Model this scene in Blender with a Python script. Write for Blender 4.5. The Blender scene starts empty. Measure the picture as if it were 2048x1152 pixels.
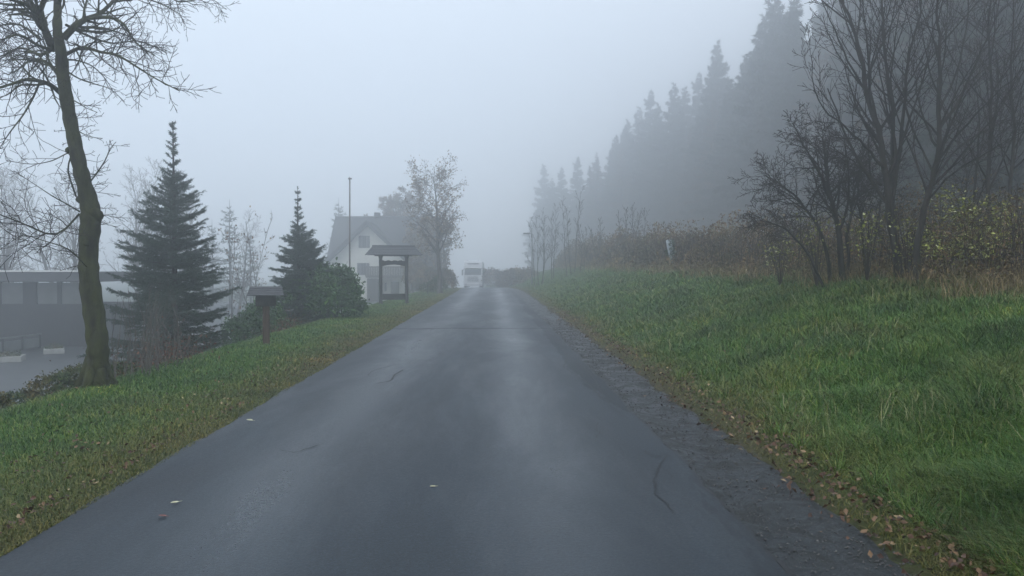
import bpy, math, random
import numpy as np
from mathutils import Vector, Matrix, Quaternion

# ------------------------------------------------------------------ camera, world, sun, exposure
SC = bpy.context.scene
COL = SC.collection
F_PX, VX, VY, EYE = 1550.0, 988.0, 540.0, 1.45
cd = bpy.data.cameras.new('camera')
cam = bpy.data.objects.new('camera', cd)
COL.objects.link(cam)
cam.location = (0, 0, EYE)
cam.rotation_euler = (math.radians(90 - 1.33), 0, math.radians(-1.33))
cd.sensor_width = 36.0
cd.lens = 36.0 * F_PX / 2048.0
cd.clip_start = 0.1
cd.clip_end = 2000
SC.camera = cam

SUN_EL, SUN_AZ = 46.0, 205.0
world = bpy.data.worlds.new('World')
SC.world = world
world.use_nodes = True
wn, wl = world.node_tree.nodes, world.node_tree.links
wn.clear()
w_out = wn.new('ShaderNodeOutputWorld')
w_bg = wn.new('ShaderNodeBackground')
w_sky = wn.new('ShaderNodeTexSky')
w_sky.sky_type = 'NISHITA'
w_sky.sun_disc = False
w_sky.sun_elevation = math.radians(SUN_EL)
w_sky.sun_rotation = math.radians(SUN_AZ)
w_sky.dust_density = 4.0
w_mix = wn.new('ShaderNodeMix')
w_mix.data_type = 'RGBA'
w_mix.inputs['Factor'].default_value = 0.90          # closed cloud deck over the clear sky
w_mix.inputs['B'].default_value = (5.9, 6.5, 7.2, 1)
wl.new(w_sky.outputs['Color'], w_mix.inputs['A'])
wl.new(w_mix.outputs['Result'], w_bg.inputs['Color'])
w_bg.inputs['Strength'].default_value = 0.15
wl.new(w_bg.outputs['Background'], w_out.inputs['Surface'])

sd = bpy.data.lights.new('sun', 'SUN')
sun = bpy.data.objects.new('sun', sd)
COL.objects.link(sun)
sd.energy = 0.7
sd.angle = math.radians(40)
sd.color = (1.0, 0.97, 0.93)
# lamp looks along -Z; sky sun_rotation turns clockwise from +Y
_az = math.radians(SUN_AZ)
_el = math.radians(SUN_EL)
_to_sun = Vector((math.sin(_az) * math.cos(_el), math.cos(_az) * math.cos(_el), math.sin(_el)))
sun.rotation_euler = _to_sun.to_track_quat('Z', 'Y').to_euler()

SC.view_settings.view_transform = 'Standard'
SC.view_settings.look = 'None'
SC.view_settings.gamma = 1.0
SC.view_settings.exposure = 0.34
SC.cycles.use_denoising = True
SC.cycles.max_bounces = 8
SC.cycles.diffuse_bounces = 3
SC.cycles.glossy_bounces = 2
SC.cycles.volume_bounces = 5
SC.cycles.transparent_max_bounces = 8
FOG_DENSITY = 0.0120

# ------------------------------------------------------------------ helpers
def P(px, py, d):
    """photo pixel at depth d (metres ahead) -> point in the place"""
    return Vector(((px - VX) / F_PX * d, d, EYE - (py - VY) / F_PX * d))

def shift(y):
    y = np.asarray(y, dtype=float)
    a = np.clip(y - 45, 0, 75)
    b = np.clip(y - 120, 0, None)
    return -0.00067 * a * a - 0.1 * b

def zroad(y):
    y = np.asarray(y, dtype=float)
    a = np.clip(y - 45, 0, 70)
    b = np.clip(y - 115, 0, None)
    return -0.0003 * a * a - 0.042 * b

def sstep(t):
    t = np.clip(t, 0, 1)
    return t * t * (3 - 2 * t)

def lotz(y):
    return -2.0 + 0.4 * sstep((np.asarray(y, dtype=float) - 38) / 32)

def gz(x, y):
    x = np.asarray(x, dtype=float)
    y = np.asarray(y, dtype=float)
    u = x - shift(y)
    zr = zroad(y)
    left = sstep((-4.75 - u) / 3.9) * (lotz(y) - zr)
    cz = 1.25 + 0.012 * np.clip(y - 8, 0, 60)
    t = np.clip((u - 2.1) / 4.9, 0, 1)
    bank = cz * (0.72 * t + 0.28 * sstep(t)) + 0.10 * np.clip(u - 7, 0, 8) + 0.19 * np.clip(u - 15, 0, 60)
    bump = 0.05 * np.sin(x * 1.1 + y * .31) * np.sin(y * .73 + 1.3) * np.clip((u - 2.6) / 2, 0, 1) \
        + 0.035 * np.sin(x * 2.7 + 1) * np.sin(y * 1.9) * np.clip((u - 2.6) / 2, 0, 1) \
        + 0.02 * np.sin(x * 2.1 + y) * np.sin(y * 1.2) * np.clip((-2.9 - u) / 1, 0, 1)
    under = np.where((u > -2.5) & (u < 2.1), -0.05, 0.0)
    return zr + left + bank + bump + under

def gzf(x, y):
    return float(gz(x, y))

def tag(o, label=None, cat=None, group=None, kind=None):
    if label: o['label'] = label
    if cat: o['category'] = cat
    if group: o['group'] = group
    if kind: o['kind'] = kind
    return o

def thing(name, label, cat, loc=(0, 0, 0), rz=0.0, group=None):
    o = bpy.data.objects.new(name, None)
    o.empty_display_size = 0.2
    COL.objects.link(o)
    o.location = loc
    o.rotation_euler = (0, 0, rz)
    return tag(o, label, cat, group)

def link_mesh(name, me, m, parent=None):
    o = bpy.data.objects.new(name, me)
    COL.objects.link(o)
    if m is not None:
        me.materials.append(m)
    if parent is not None:
        o.parent = parent
    return o

def dup(root, loc, rz=0.0, scale=1.0, label=None):
    r = root.copy()
    COL.objects.link(r)
    r.location = loc
    r.rotation_euler = (0, 0, rz)
    r.scale = (scale, scale, scale) if not hasattr(scale, '__len__') else scale
    if label: r['label'] = label
    for ch in list(root.children):
        c = ch.copy(); COL.objects.link(c); c.parent = r
        for g in list(ch.children):
            d = g.copy(); COL.objects.link(d); d.parent = c
    return r

class MB:
    """collects shapes of one mesh"""
    def __init__(self):
        self.v = []; self.f = []
    def raw(self, vs, fs):
        b = len(self.v)
        self.v.extend([tuple(p) for p in vs])
        self.f.extend([tuple(i + b for i in q) for q in fs])
        return self
    def box(self, cx, cy, cz, sx, sy, sz, rot=None, bev=0.0):
        hx, hy, hz = sx / 2, sy / 2, sz / 2
        if bev <= 0:
            vs = [Vector((a * hx, b * hy, c * hz)) for a in (-1, 1) for b in (-1, 1) for c in (-1, 1)]
            fs = [(0, 1, 3, 2), (4, 6, 7, 5), (0, 4, 5, 1), (2, 3, 7, 6), (0, 2, 6, 4), (1, 5, 7, 3)]
        else:
            e = min(bev, hx * .9, hy * .9, hz * .9)
            vs = []; fs = []
            ring = lambda z, k: [(-hx + k, -hy + k, z)] 
            def rect(z, ix, iy, c):
                return [(-ix + c, -iy, z), (ix - c, -iy, z), (ix, -iy + c, z), (ix, iy - c, z), (ix - c, iy, z), (-ix + c, iy, z), (-ix, iy - c, z), (-ix, -iy + c, z)]
            rows = [rect(-hz, hx - e, hy - e, e * .6), rect(-hz + e, hx, hy, e), rect(hz - e, hx, hy, e), rect(hz, hx - e, hy - e, e * .6)]
            for r_ in rows: vs += [Vector(p) for p in r_]
            for k in range(3):
                for i in range(8):
                    j = (i + 1) % 8
                    fs.append((k * 8 + i, k * 8 + j, (k + 1) * 8 + j, (k + 1) * 8 + i))
            fs.append(tuple(range(7, -1, -1))); fs.append(tuple(range(24, 32)))
        if rot is not None:
            vs = [rot @ p for p in vs]
        c = Vector((cx, cy, cz))
        return self.raw([p + c for p in vs], fs)
    def tube(self, pts, rads, sides=6, cap=True):
        n = len(pts)
        if n < 2: return self
        b = len(self.v)
        cs = [(math.cos(2 * math.pi * k / sides), math.sin(2 * math.pi * k / sides)) for k in range(sides)]
        V = self.v
        side = None
        for i in range(n):
            t = (pts[min(i + 1, n - 1)] - pts[max(i - 1, 0)])
            if t.length < 1e-9: t = Vector((0, 0, 1))
            t.normalize()
            if side is None:
                ref = Vector((0, 0, 1)) if abs(t.z) < .8 else Vector((1, 0, 0))
                side = t.cross(ref).normalized()
            else:
                side = side - t * side.dot(t)
                if side.length < 1e-6:
                    side = t.orthogonal()
                side.normalize()
            up = side.cross(t)
            r = rads[i]; p = pts[i]
            for c, s in cs:
                V.append((p.x + (side.x * c + up.x * s) * r, p.y + (side.y * c + up.y * s) * r, p.z + (side.z * c + up.z * s) * r))
        Fc = self.f
        for i in range(n - 1):
            for k in range(sides):
                k2 = (k + 1) % sides
                Fc.append((b + i * sides + k, b + i * sides + k2, b + (i + 1) * sides + k2, b + (i + 1) * sides + k))
        if cap:
            Fc.append(tuple(b + k for k in range(sides - 1, -1, -1)))
            Fc.append(tuple(b + (n - 1) * sides + k for k in range(sides)))
        return self
    def prism(self, poly, axis_from, axis_to):
        """poly: list of (a, b) in the XZ plane, extruded along Y from..to"""
        n = len(poly)
        vs = [(a, axis_from, c) for a, c in poly] + [(a, axis_to, c) for a, c in poly]
        fs = [tuple(range(n)), tuple(range(2 * n - 1, n - 1, -1))]
        for i in range(n):
            j = (i + 1) % n
            fs.append((i, i + n, j + n, j))
        return self.raw(vs, fs)
    def build(self, name, m, parent=None, smooth=False):
        me = bpy.data.meshes.new(name)
        me.from_pydata(self.v, [], self.f)
        me.update()
        if smooth:
            me.polygons.foreach_set('use_smooth', [True] * len(me.polygons))
        return link_mesh(name, me, m, parent)

def np_mesh(name, verts, faces, m, parent=None, attr=None, smooth=False):
    """verts (N,3); faces: list of (M,k) integer arrays"""
    me = bpy.data.meshes.new(name)
    verts = np.asarray(verts, dtype=np.float32)
    me.vertices.add(len(verts))
    me.vertices.foreach_set('co', verts.ravel())
    loops = np.concatenate([f.ravel() for f in faces]).astype(np.int32)
    sizes = np.concatenate([np.full(len(f), f.shape[1], dtype=np.int32) for f in faces])
    starts = np.concatenate([[0], np.cumsum(sizes)[:-1]]).astype(np.int32)
    me.loops.add(len(loops))
    me.loops.foreach_set('vertex_index', loops)
    me.polygons.add(len(sizes))
    me.polygons.foreach_set('loop_start', starts)
    me.polygons.foreach_set('loop_total', sizes)
    if smooth:
        me.polygons.foreach_set('use_smooth', np.ones(len(sizes), dtype=bool))
    me.update(calc_edges=True)
    if attr is not None:
        for nm, vals in attr.items():
            a = me.attributes.new(nm, 'FLOAT', 'POINT')
            a.data.foreach_set('value', np.asarray(vals, dtype=np.float32))
    return link_mesh(name, me, m, parent)

# ------------------------------------------------------------------ materials
def nodes_of(name):
    m = bpy.data.materials.new(name)
    m.use_nodes = True
    nt = m.node_tree
    b = nt.nodes['Principled BSDF']
    return m, nt, b

def noise(nt, scale, detail=4, rough=.55, vec=None, dist=0.0):
    n = nt.nodes.new('ShaderNodeTexNoise')
    n.inputs['Scale'].default_value = scale
    n.inputs['Detail'].default_value = detail
    n.inputs['Roughness'].default_value = rough
    n.inputs['Distortion'].default_value = dist
    if vec is not None: nt.links.new(vec, n.inputs['Vector'])
    return n.outputs['Fac']

def ramp(nt, fac, stops):
    r = nt.nodes.new('ShaderNodeValToRGB')
    el = r.color_ramp.elements
    while len(el) < len(stops): el.new(0.5)
    for e, (p, c) in zip(el, stops):
        e.position = p
        e.color = (*c, 1) if hasattr(c, '__len__') else (c, c, c, 1)
    nt.links.new(fac, r.inputs['Fac'])
    return r.outputs['Color']

def mixc(nt, fac, a, b, mode='MIX'):
    n = nt.nodes.new('ShaderNodeMix'); n.data_type = 'RGBA'; n.blend_type = mode
    for s, v in (('Factor', fac), ('A', a), ('B', b)):
        if isinstance(v, bpy.types.NodeSocket): nt.links.new(v, n.inputs[s])
        elif s == 'Factor': n.inputs[s].default_value = v
        else: n.inputs[s].default_value = (*v, 1)
    return n.outputs['Result']

def math_n(nt, op, a, b=0.0, clamp=False):
    n = nt.nodes.new('ShaderNodeMath'); n.operation = op; n.use_clamp = clamp
    for i, v in enumerate((a, b)):
        if isinstance(v, bpy.types.NodeSocket): nt.links.new(v, n.inputs[i])
        else: n.inputs[i].default_value = v
    return n.outputs[0]

def coords(nt, scale=(1, 1, 1), kind='Object'):
    t = nt.nodes.new('ShaderNodeTexCoord')
    mp = nt.nodes.new('ShaderNodeMapping')
    mp.inputs['Scale'].default_value = scale
    nt.links.new(t.outputs[kind], mp.inputs['Vector'])
    return mp.outputs['Vector']

def bump(nt, b, fac, strength=.3, dist=.02):
    n = nt.nodes.new('ShaderNodeBump')
    n.inputs['Strength'].default_value = strength
    n.inputs['Distance'].default_value = dist
    nt.links.new(fac, n.inputs['Height'])
    nt.links.new(n.outputs['Normal'], b.inputs['Normal'])

def simple(name, c1, c2, scale=6, rough=.7, bmp=.3, stretch=(1, 1, 1), metal=0.0, dist=.01, spec=.5):
    m, nt, b = nodes_of(name)
    v = coords(nt, stretch)
    f = noise(nt, scale, 6, .6, v)
    col = ramp(nt, f, [(.32, c1), (.68, c2)])
    nt.links.new(col, b.inputs['Base Color'])
    b.inputs['Roughness'].default_value = rough
    b.inputs['Metallic'].default_value = metal
    b.inputs['Specular IOR Level'].default_value = spec
    if bmp > 0: bump(nt, b, noise(nt, scale * 4, 4, .6, v), bmp, dist)
    return m

def leafy(name, stops, rough=.55, trans=.0, patch=None, pscale=.6):
    """leaves / needles / blades: each island its own tone, optional patches"""
    m, nt, b = nodes_of(name)
    g = nt.nodes.new('ShaderNodeNewGeometry')
    col = ramp(nt, g.outputs['Random Per Island'], stops)
    if patch is not None:
        f = ramp(nt, noise(nt, pscale, 4, .6, g.outputs['Position']), [(.4, 0.0), (.62, 1.0)])
        col = mixc(nt, f, col, mixc(nt, 1.0, col, patch, 'MULTIPLY'))
    nt.links.new(col, b.inputs['Base Color'])
    b.inputs['Roughness'].default_value = rough
    b.inputs['Specular IOR Level'].default_value = .3
    return m

def grass_mat(name):
    m, nt, b = nodes_of(name)
    g = nt.nodes.new('ShaderNodeNewGeometry')
    a = nt.nodes.new('ShaderNodeAttribute'); a.attribute_name = 'dry'
    green = ramp(nt, g.outputs['Random Per Island'], [(0, (.020, .068, .004)), (.4, (.040, .136, .008)), (.8, (.074, .21, .016)), (.93, (.17, .29, .04)), (1, (.32, .39, .12))])
    dry = ramp(nt, g.outputs['Random Per Island'], [(0, (.055, .055, .010)), (.5, (.15, .135, .026)), (1, (.28, .23, .08))])
    dn = math_n(nt, 'ADD', a.outputs['Fac'], math_n(nt, 'MULTIPLY', math_n(nt, 'SUBTRACT', g.outputs['Random Per Island'], .5), .7), True)
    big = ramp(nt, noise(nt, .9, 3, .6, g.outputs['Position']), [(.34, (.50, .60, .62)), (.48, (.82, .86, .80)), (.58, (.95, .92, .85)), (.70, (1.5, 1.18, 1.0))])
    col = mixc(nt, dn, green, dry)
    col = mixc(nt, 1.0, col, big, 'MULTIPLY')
    nt.links.new(col, b.inputs['Base Color'])
    b.inputs['Roughness'].default_value = .5
    b.inputs['Specular IOR Level'].default_value = .35
    return m

def ground_mat():
    m, nt, b = nodes_of('ground')
    v = coords(nt)
    a = nt.nodes.new('ShaderNodeAttribute'); a.attribute_name = 'dry'
    w = nt.nodes.new('ShaderNodeAttribute'); w.attribute_name = 'wood'
    n1 = noise(nt, 7, 8, .7, v)
    n2 = noise(nt, 38, 6, .7, v)
    green = ramp(nt, n1, [(.3, (.016, .052, .007)), (.5, (.036, .105, .012)), (.7, (.056, .15, .018))])
    dry = ramp(nt, n1, [(.3, (.028, .026, .014)), (.5, (.06, .055, .024)), (.72, (.10, .082, .036))])
    dn = math_n(nt, 'ADD', a.outputs['Fac'], math_n(nt, 'MULTIPLY', math_n(nt, 'SUBTRACT', n2, .5), 1.2), True)
    col = mixc(nt, dn, green, dry)
    wood = ramp(nt, n2, [(.3, (.018, .016, .011)), (.7, (.058, .044, .027))])
    col = mixc(nt, w.outputs['Fac'], col, wood)
    nt.links.new(col, b.inputs['Base Color'])
    b.inputs['Roughness'].default_value = .9
    b.inputs['Specular IOR Level'].default_value = .2
    bump(nt, b, n2, .8, .04)
    return m

def road_mat():
    m, nt, b = nodes_of('wet_asphalt')
    v = coords(nt)
    vs = coords(nt, (1.0, .22, 1.0))
    vt = coords(nt, (1.0, .05, 1.0))
    sx = nt.nodes.new('ShaderNodeSeparateXYZ'); nt.links.new(coords(nt), sx.inputs[0])
    # wheel tracks: two smooth bands
    def band(c, w):
        d = math_n(nt, 'SUBTRACT', math_n(nt, 'ADD', sx.outputs['X'], math_n(nt, 'MULTIPLY', math_n(nt, 'SUBTRACT', noise(nt, .35, 2, .5, vt), .5), .5)), c)
        d = math_n(nt, 'DIVIDE', math_n(nt, 'MULTIPLY', d, d), w * w)
        return math_n(nt, 'POWER', 2.718, math_n(nt, 'MULTIPLY', d, -1.0))
    tr = math_n(nt, 'ADD', band(-1.45, .42), band(.35, .40), True)
    stain = noise(nt, 1.1, 5, .6, vs, .6)
    fine = noise(nt, 150, 3, .6, v)
    mid = noise(nt, 45, 4, .7, v)
    base = ramp(nt, stain, [(.3, (.005, .0115, .018)), (.55, (.008, .017, .026)), (.75, (.016, .029, .040))])  # blue tint in the asphalt colour stands in for reflected sky
    agg = ramp(nt, fine, [(.36, (.35, .35, .35)), (.52, (1.0, 1.0, 1.0)), (.70, (2.5, 2.4, 2.3))])
    col = mixc(nt, 1.0, base, agg, 'MULTIPLY')
    # light chips in the aggregate
    chips = ramp(nt, noise(nt, 95, 2, .5, v), [(.66, 0.0), (.72, 1.0)])
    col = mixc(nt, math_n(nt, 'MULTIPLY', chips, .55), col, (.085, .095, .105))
    # darker patched strip along the right edge, blotchy on its inner side
    xe = math_n(nt, 'ADD', sx.outputs['X'], math_n(nt, 'MULTIPLY', math_n(nt, 'SUBTRACT', noise(nt, .9, 6, .72, vs), .5), .9))
    xe = math_n(nt, 'SUBTRACT', xe, math_n(nt, 'MULTIPLY', math_n(nt, 'SUBTRACT', 8.5, sx.outputs['Y'], True), .22))
    xe = math_n(nt, 'SUBTRACT', xe, .17)
    strip = ramp(nt, xe, [(.96, 0.0), (1.0, 1.0)])
    col = mixc(nt, math_n(nt, 'MULTIPLY', strip, .35), col, (.008, .010, .012))
    # the transverse joint
    yj = math_n(nt, 'ABSOLUTE', math_n(nt, 'SUBTRACT', math_n(nt, 'ADD', sx.outputs['Y'], math_n(nt, 'MULTIPLY', noise(nt, 1.3, 3, .6, v), .8)), 19.6))
    jf = math_n(nt, 'SUBTRACT', 1.0, math_n(nt, 'DIVIDE', yj, .16), True)
    col = mixc(nt, math_n(nt, 'MULTIPLY', jf, .7), col, (.012, .013, .014))
    nt.links.new(col, b.inputs['Base Color'])
    puddle = ramp(nt, noise(nt, .8, 8, .66, vs, .3), [(.44, 0.0), (.60, 1.0)])
    r0 = math_n(nt, 'SUBTRACT', .60, math_n(nt, 'MULTIPLY', tr, .22))
    r0 = math_n(nt, 'SUBTRACT', r0, math_n(nt, 'MULTIPLY', puddle, .11))
    r0 = math_n(nt, 'ADD', r0, math_n(nt, 'MULTIPLY', math_n(nt, 'SUBTRACT', mid, .5), .25))
    r0 = math_n(nt, 'ADD', r0, math_n(nt, 'MULTIPLY', math_n(nt, 'ADD', jf, math_n(nt, 'MULTIPLY', strip, .45)), .22), True)
    nt.links.new(r0, b.inputs['Roughness'])
    b.inputs['Specular IOR Level'].default_value = .46
    h = math_n(nt, 'ADD', math_n(nt, 'MULTIPLY', fine, .5), math_n(nt, 'MULTIPLY', mid, .6))
    bump(nt, b, h, .55, .006)
    return m

M = {}
M['ground'] = ground_mat()
M['withered'] = leafy('withered_grass', [(0, (.07, .05, .02)), (.5, (.16, .115, .05)), (1, (.30, .23, .11))], .7)
M['straw'] = leafy('straw', [(0, (.13, .16, .05)), (.5, (.24, .23, .10)), (1, (.42, .38, .22))], .6)
M['grass'] = grass_mat('grass_blades')
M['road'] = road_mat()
M['crack'] = simple('crack_tar', (.002, .003, .004), (.006, .008, .010), 30, .6, .3)
M['shoulder'] = simple('gravel_shoulder', (.012, .014, .016), (.058, .058, .056), 34, .55, .9, dist=.018, spec=.5)
def shoulder_mat():
    m, nt, b = nodes_of('broken_shoulder')
    v = coords(nt)
    big = noise(nt, 3.2, 6, .68, v, .8)
    mid = noise(nt, 22, 6, .75, v)
    fine = noise(nt, 110, 3, .6, v)
    c = ramp(nt, mid, [(.32, (.005, .009, .012)), (.52, (.015, .023, .029)), (.72, (.046, .058, .064))])
    dirt = ramp(nt, mid, [(.3, (.007, .010, .010)), (.7, (.030, .036, .034))])
    c = mixc(nt, ramp(nt, big, [(.46, 0.0), (.60, 1.0)]), c, dirt)
    sp = ramp(nt, fine, [(.40, .5), (.60, 1.0), (.74, 2.8)])
    c = mixc(nt, 1.0, c, sp, 'MULTIPLY')
    nt.links.new(c, b.inputs['Base Color'])
    nt.links.new(ramp(nt, big, [(.42, .40), (.6, .72)]), b.inputs['Roughness'])
    h = math_n(nt, 'ADD', math_n(nt, 'MULTIPLY', mid, .8), math_n(nt, 'ADD', math_n(nt, 'MULTIPLY', big, 1.2), math_n(nt, 'MULTIPLY', fine, .35)))
    bump(nt, b, h, .9, .035)
    return m
M['shoulder'] = shoulder_mat()
M['stone'] = simple('chippings', (.025, .027, .029), (.13, .125, .12), 14, .6, .3)
M['lot'] = simple('wet_car_park', (.018, .022, .026), (.040, .045, .05), 1.3, .5, .25, spec=.6)
M['bark'] = simple('mossy_bark', (.014, .013, .009), (.062, .070, .024), 7, .9, 1.0, (1, 1, .35), dist=.03, spec=.2)
M['bark_dark'] = simple('dark_bark', (.012, .011, .010), (.038, .033, .028), 9, .85, .6, (1, 1, .3), dist=.02, spec=.2)
M['bark_grey'] = simple('grey_bark', (.05, .045, .04), (.10, .09, .08), 9, .85, .5, (1, 1, .3), spec=.2)
M['twig'] = simple('twigs', (.014, .011, .010), (.042, .031, .026), 8, .8, 0, spec=.2)
M['twig_pale'] = simple('pale_twigs', (.09, .08, .075), (.16, .145, .13), 8, .8, 0, spec=.2)
M['spruce'] = leafy('spruce_needles', [(0, (.014, .030, .020)), (.5, (.028, .055, .034)), (.85, (.045, .080, .050)), (1, (.075, .105, .07))], .6, patch=(.75, .85, .85), pscale=2.2)
M['conifer'] = leafy('conifer_needles', [(0, (.012, .024, .018)), (.6, (.026, .044, .032)), (1, (.05, .07, .045))], .7, patch=(1.35, 1.2, 1.0), pscale=.35)
M['larch'] = leafy('larch_needles', [(0, (.05, .035, .02)), (.6, (.10, .068, .038)), (1, (.15, .11, .06))], .7)
M['rhodo'] = leafy('rhododendron_leaves', [(0, (.020, .055, .014)), (.5, (.045, .115, .028)), (1, (.10, .19, .055))], .5, patch=(.7, .8, .75), pscale=2.0)
M['leaf_brown'] = leafy('withered_leaves', [(0, (.09, .05, .03)), (.5, (.19, .115, .06)), (1, (.33, .24, .13))], .6)
M['leaf_dull'] = leafy('dull_autumn_leaves', [(0, (.10, .075, .05)), (.5, (.18, .14, .09)), (1, (.28, .20, .12))], .6)
M['leaf_yellow'] = leafy('yellow_green_leaves', [(0, (.11, .125, .016)), (.5, (.24, .26, .035)), (.86, (.38, .40, .08)), (1, (.62, .62, .38))], .5)
M['litter'] = leafy('leaf_litter', [(0, (.035, .016, .010)), (.6, (.095, .045, .024)), (.92, (.20, .12, .06)), (1, (.40, .30, .17))], .5)
M['bramble'] = leafy('dry_brambles', [(0, (.075, .042, .020)), (.5, (.19, .115, .052)), (.88, (.32, .21, .10)), (1, (.16, .18, .06))], .8, patch=(.34, .46, .42), pscale=.8)
M['ivy'] = leafy('ivy_leaves', [(0, (.015, .04, .018)), (1, (.04, .085, .035))], .45)
M['hedge'] = leafy('hedge_leaves', [(0, (.014, .036, .008)), (.5, (.030, .075, .016)), (1, (.06, .11, .025))], .6, patch=(2.8, .9, .6), pscale=1.3)
M['weed_red'] = leafy('reddish_weeds', [(0, (.07, .030, .022)), (.6, (.14, .062, .040)), (1, (.26, .12, .07))], .7)
M['wood'] = simple('weathered_wood', (.018, .018, .018), (.05, .048, .045), 7, .75, .5, (6, 6, .5))
M['wood_brown'] = simple('brown_post_wood', (.035, .022, .016), (.085, .052, .034), 7, .75, .5, (6, 6, .5))
M['shingle'] = simple('grey_shingles', (.038, .040, .046), (.085, .088, .095), 12, .7, .6, (1, 6, 1))
M['slate'] = simple('slate_roof', (.018, .019, .022), (.045, .047, .052), 3, .6, .5, (1, 1, 5), dist=.04)
M['render'] = simple('cream_render', (.72, .71, .64), (.82, .81, .74), 1.5, .85, .2)
M['timber'] = simple('dark_timber', (.045, .040, .036), (.09, .08, .07), 5, .7, .4, (4, 4, .6))
M['shutter'] = simple('grey_shutters', (.06, .062, .068), (.10, .10, .11), 5, .6, .2)
M['hallwall'] = simple('dark_hall_cladding', (.006, .007, .009), (.016, .018, .022), 3, .7, .4, (5, 5, .5))
M['panel'] = simple('pale_panels', (.11, .125, .12), (.16, .175, .17), 2, .6, .1)
M['fascia'] = simple('grey_fascia', (.020, .022, .026), (.040, .043, .047), 3, .6, .2)
M['white'] = simple('white_paint', (.55, .55, .52), (.72, .72, .69), 4, .5, .1)
M['offwhite'] = simple('dull_white_edge', (.22, .22, .20), (.34, .34, .32), 4, .6, .1)
M['metal'] = simple('grey_metal', (.16, .165, .17), (.26, .265, .27), 8, .45, .1, metal=.6)
M['mast'] = simple('brown_mast', (.07, .05, .045), (.13, .10, .09), 6, .6, .2)
M['post'] = simple('whitish_post', (.22, .25, .28), (.42, .46, .50), 5, .75, .5)
M['truckwhite'] = simple('truck_white', (.70, .71, .72), (.78, .79, .80), 2, .35, 0)
M['truckdark'] = simple('truck_dark', (.02, .02, .022), (.04, .04, .043), 6, .5, .1)
M['rubber'] = simple('rubber', (.012, .012, .012), (.025, .025, .025), 10, .8, .3)
M['chrome'] = simple('lamp_glass', (.45, .46, .48), (.65, .66, .68), 5, .15, 0)
m_, nt_, b_ = nodes_of('window_glass')
b_.inputs['Base Color'].default_value = (.02, .024, .028, 1); b_.inputs['Roughness'].default_value = .12
nt_.links.new(ramp(nt_, noise(nt_, 3, 2), [(.3, (.015, .018, .022)), (.7, (.035, .04, .046))]), b_.inputs['Base Color'])
M['glass'] = m_

# ------------------------------------------------------------------ ground, road, shoulder, car park
def dryness(u, y):
    r = np.clip(1 - (u - 2.1) / .85, 0, 1) * (u > 0)
    l = np.clip(1 - (-2.5 - u) / 1.5, 0, 1) * (u < 0)
    crest = np.clip((u - 6.0) / 1.2, 0, 1) * .75
    n = .5 + .5 * np.sin(u * 2.3 + 3 * np.sin(y * .45)) * np.sin(y * .8 + 2 * np.sin(u * 1.4))
    return np.clip(.85 * r + .78 * l + crest + .38 * n * n, 0, 1)

def woodiness(u, y):
    return np.clip((u - 6.6) / 1.5, 0, 1) + np.clip((-5.6 - u) / 1.5, 0, 1) * .6

def axis(lo, hi, near0, near1, fine, coarse):
    out = [lo]; x = lo
    while x < hi:
        d = max(near0 - x, x - near1, 0)
        x += fine + (coarse - fine) * min(1, d / 40)
        out.append(min(x, hi))
    return np.array(out)
gx = axis(-110, 130, -10, 12, .3, 6)
gy = axis(-12, 205, -2, 25, .35, 6)
GX, GY = np.meshgrid(gx, gy)
GZ = gz(GX, GY) - .01
nx_, ny_ = len(gx), len(gy)
idx = np.arange(nx_ * ny_).reshape(ny_, nx_)
fq = np.stack([idx[:-1, :-1].ravel(), idx[:-1, 1:].ravel(), idx[1:, 1:].ravel(), idx[1:, :-1].ravel()], 1)
U_ = (GX - shift(GY)).ravel()
g_o = np_mesh('ground', np.stack([GX.ravel(), GY.ravel(), GZ.ravel()], 1), [fq], M['ground'],
              attr={'dry': dryness(U_, GY.ravel()), 'wood': np.clip(woodiness(U_, GY.ravel()), 0, 1)}, smooth=True)
tag(g_o, 'grassy ground and bank on both sides of the road', kind='structure')

def ribbon(name, us_fn, y0, y1, dy_fn, m, lift, nlat=8):
    ys = [y0]
    while ys[-1] < y1: ys.append(ys[-1] + dy_fn(ys[-1]))
    V = []; Fq = []
    for y in ys:
        a, b, jag = us_fn(y)
        for k in range(nlat + 1):
            t = k / nlat
            u = a + (b - a) * t
            V.append((u + float(shift(y)), y, float(zroad(y)) + lift(u, y)))
    n = nlat + 1
    for i in range(len(ys) - 1):
        for k in range(nlat):
            q = i * n + k
            Fq.append((q, q + 1, q + n + 1, q + n))
    return np_mesh(name, np.array(V), [np.array(Fq)], m, smooth=True)

rj = random.Random(5)
def wob(y, s=0.0):
    return .035 * math.sin(y * 1.7 + s) + .03 * math.sin(y * 4.3 + 2 * s) + .02 * math.sin(y * 11.1 + s)
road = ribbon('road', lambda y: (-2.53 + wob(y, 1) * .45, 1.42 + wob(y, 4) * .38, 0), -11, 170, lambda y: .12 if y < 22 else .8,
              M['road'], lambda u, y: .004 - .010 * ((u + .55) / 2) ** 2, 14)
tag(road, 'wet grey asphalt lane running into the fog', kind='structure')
shoulder = ribbon('road_shoulder', lambda y: (1.1, 2.15 + wob(y, 7) * 2.6, 0), -11, 150, lambda y: .12 if y < 22 else .8,
                  M['shoulder'], lambda u, y: -.022 + .012 * math.sin(u * 9 + y * 2.1) * math.sin(y * 3.1), 8)
tag(shoulder, 'crumbling wet gravel shoulder right of the road', kind='structure')

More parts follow.
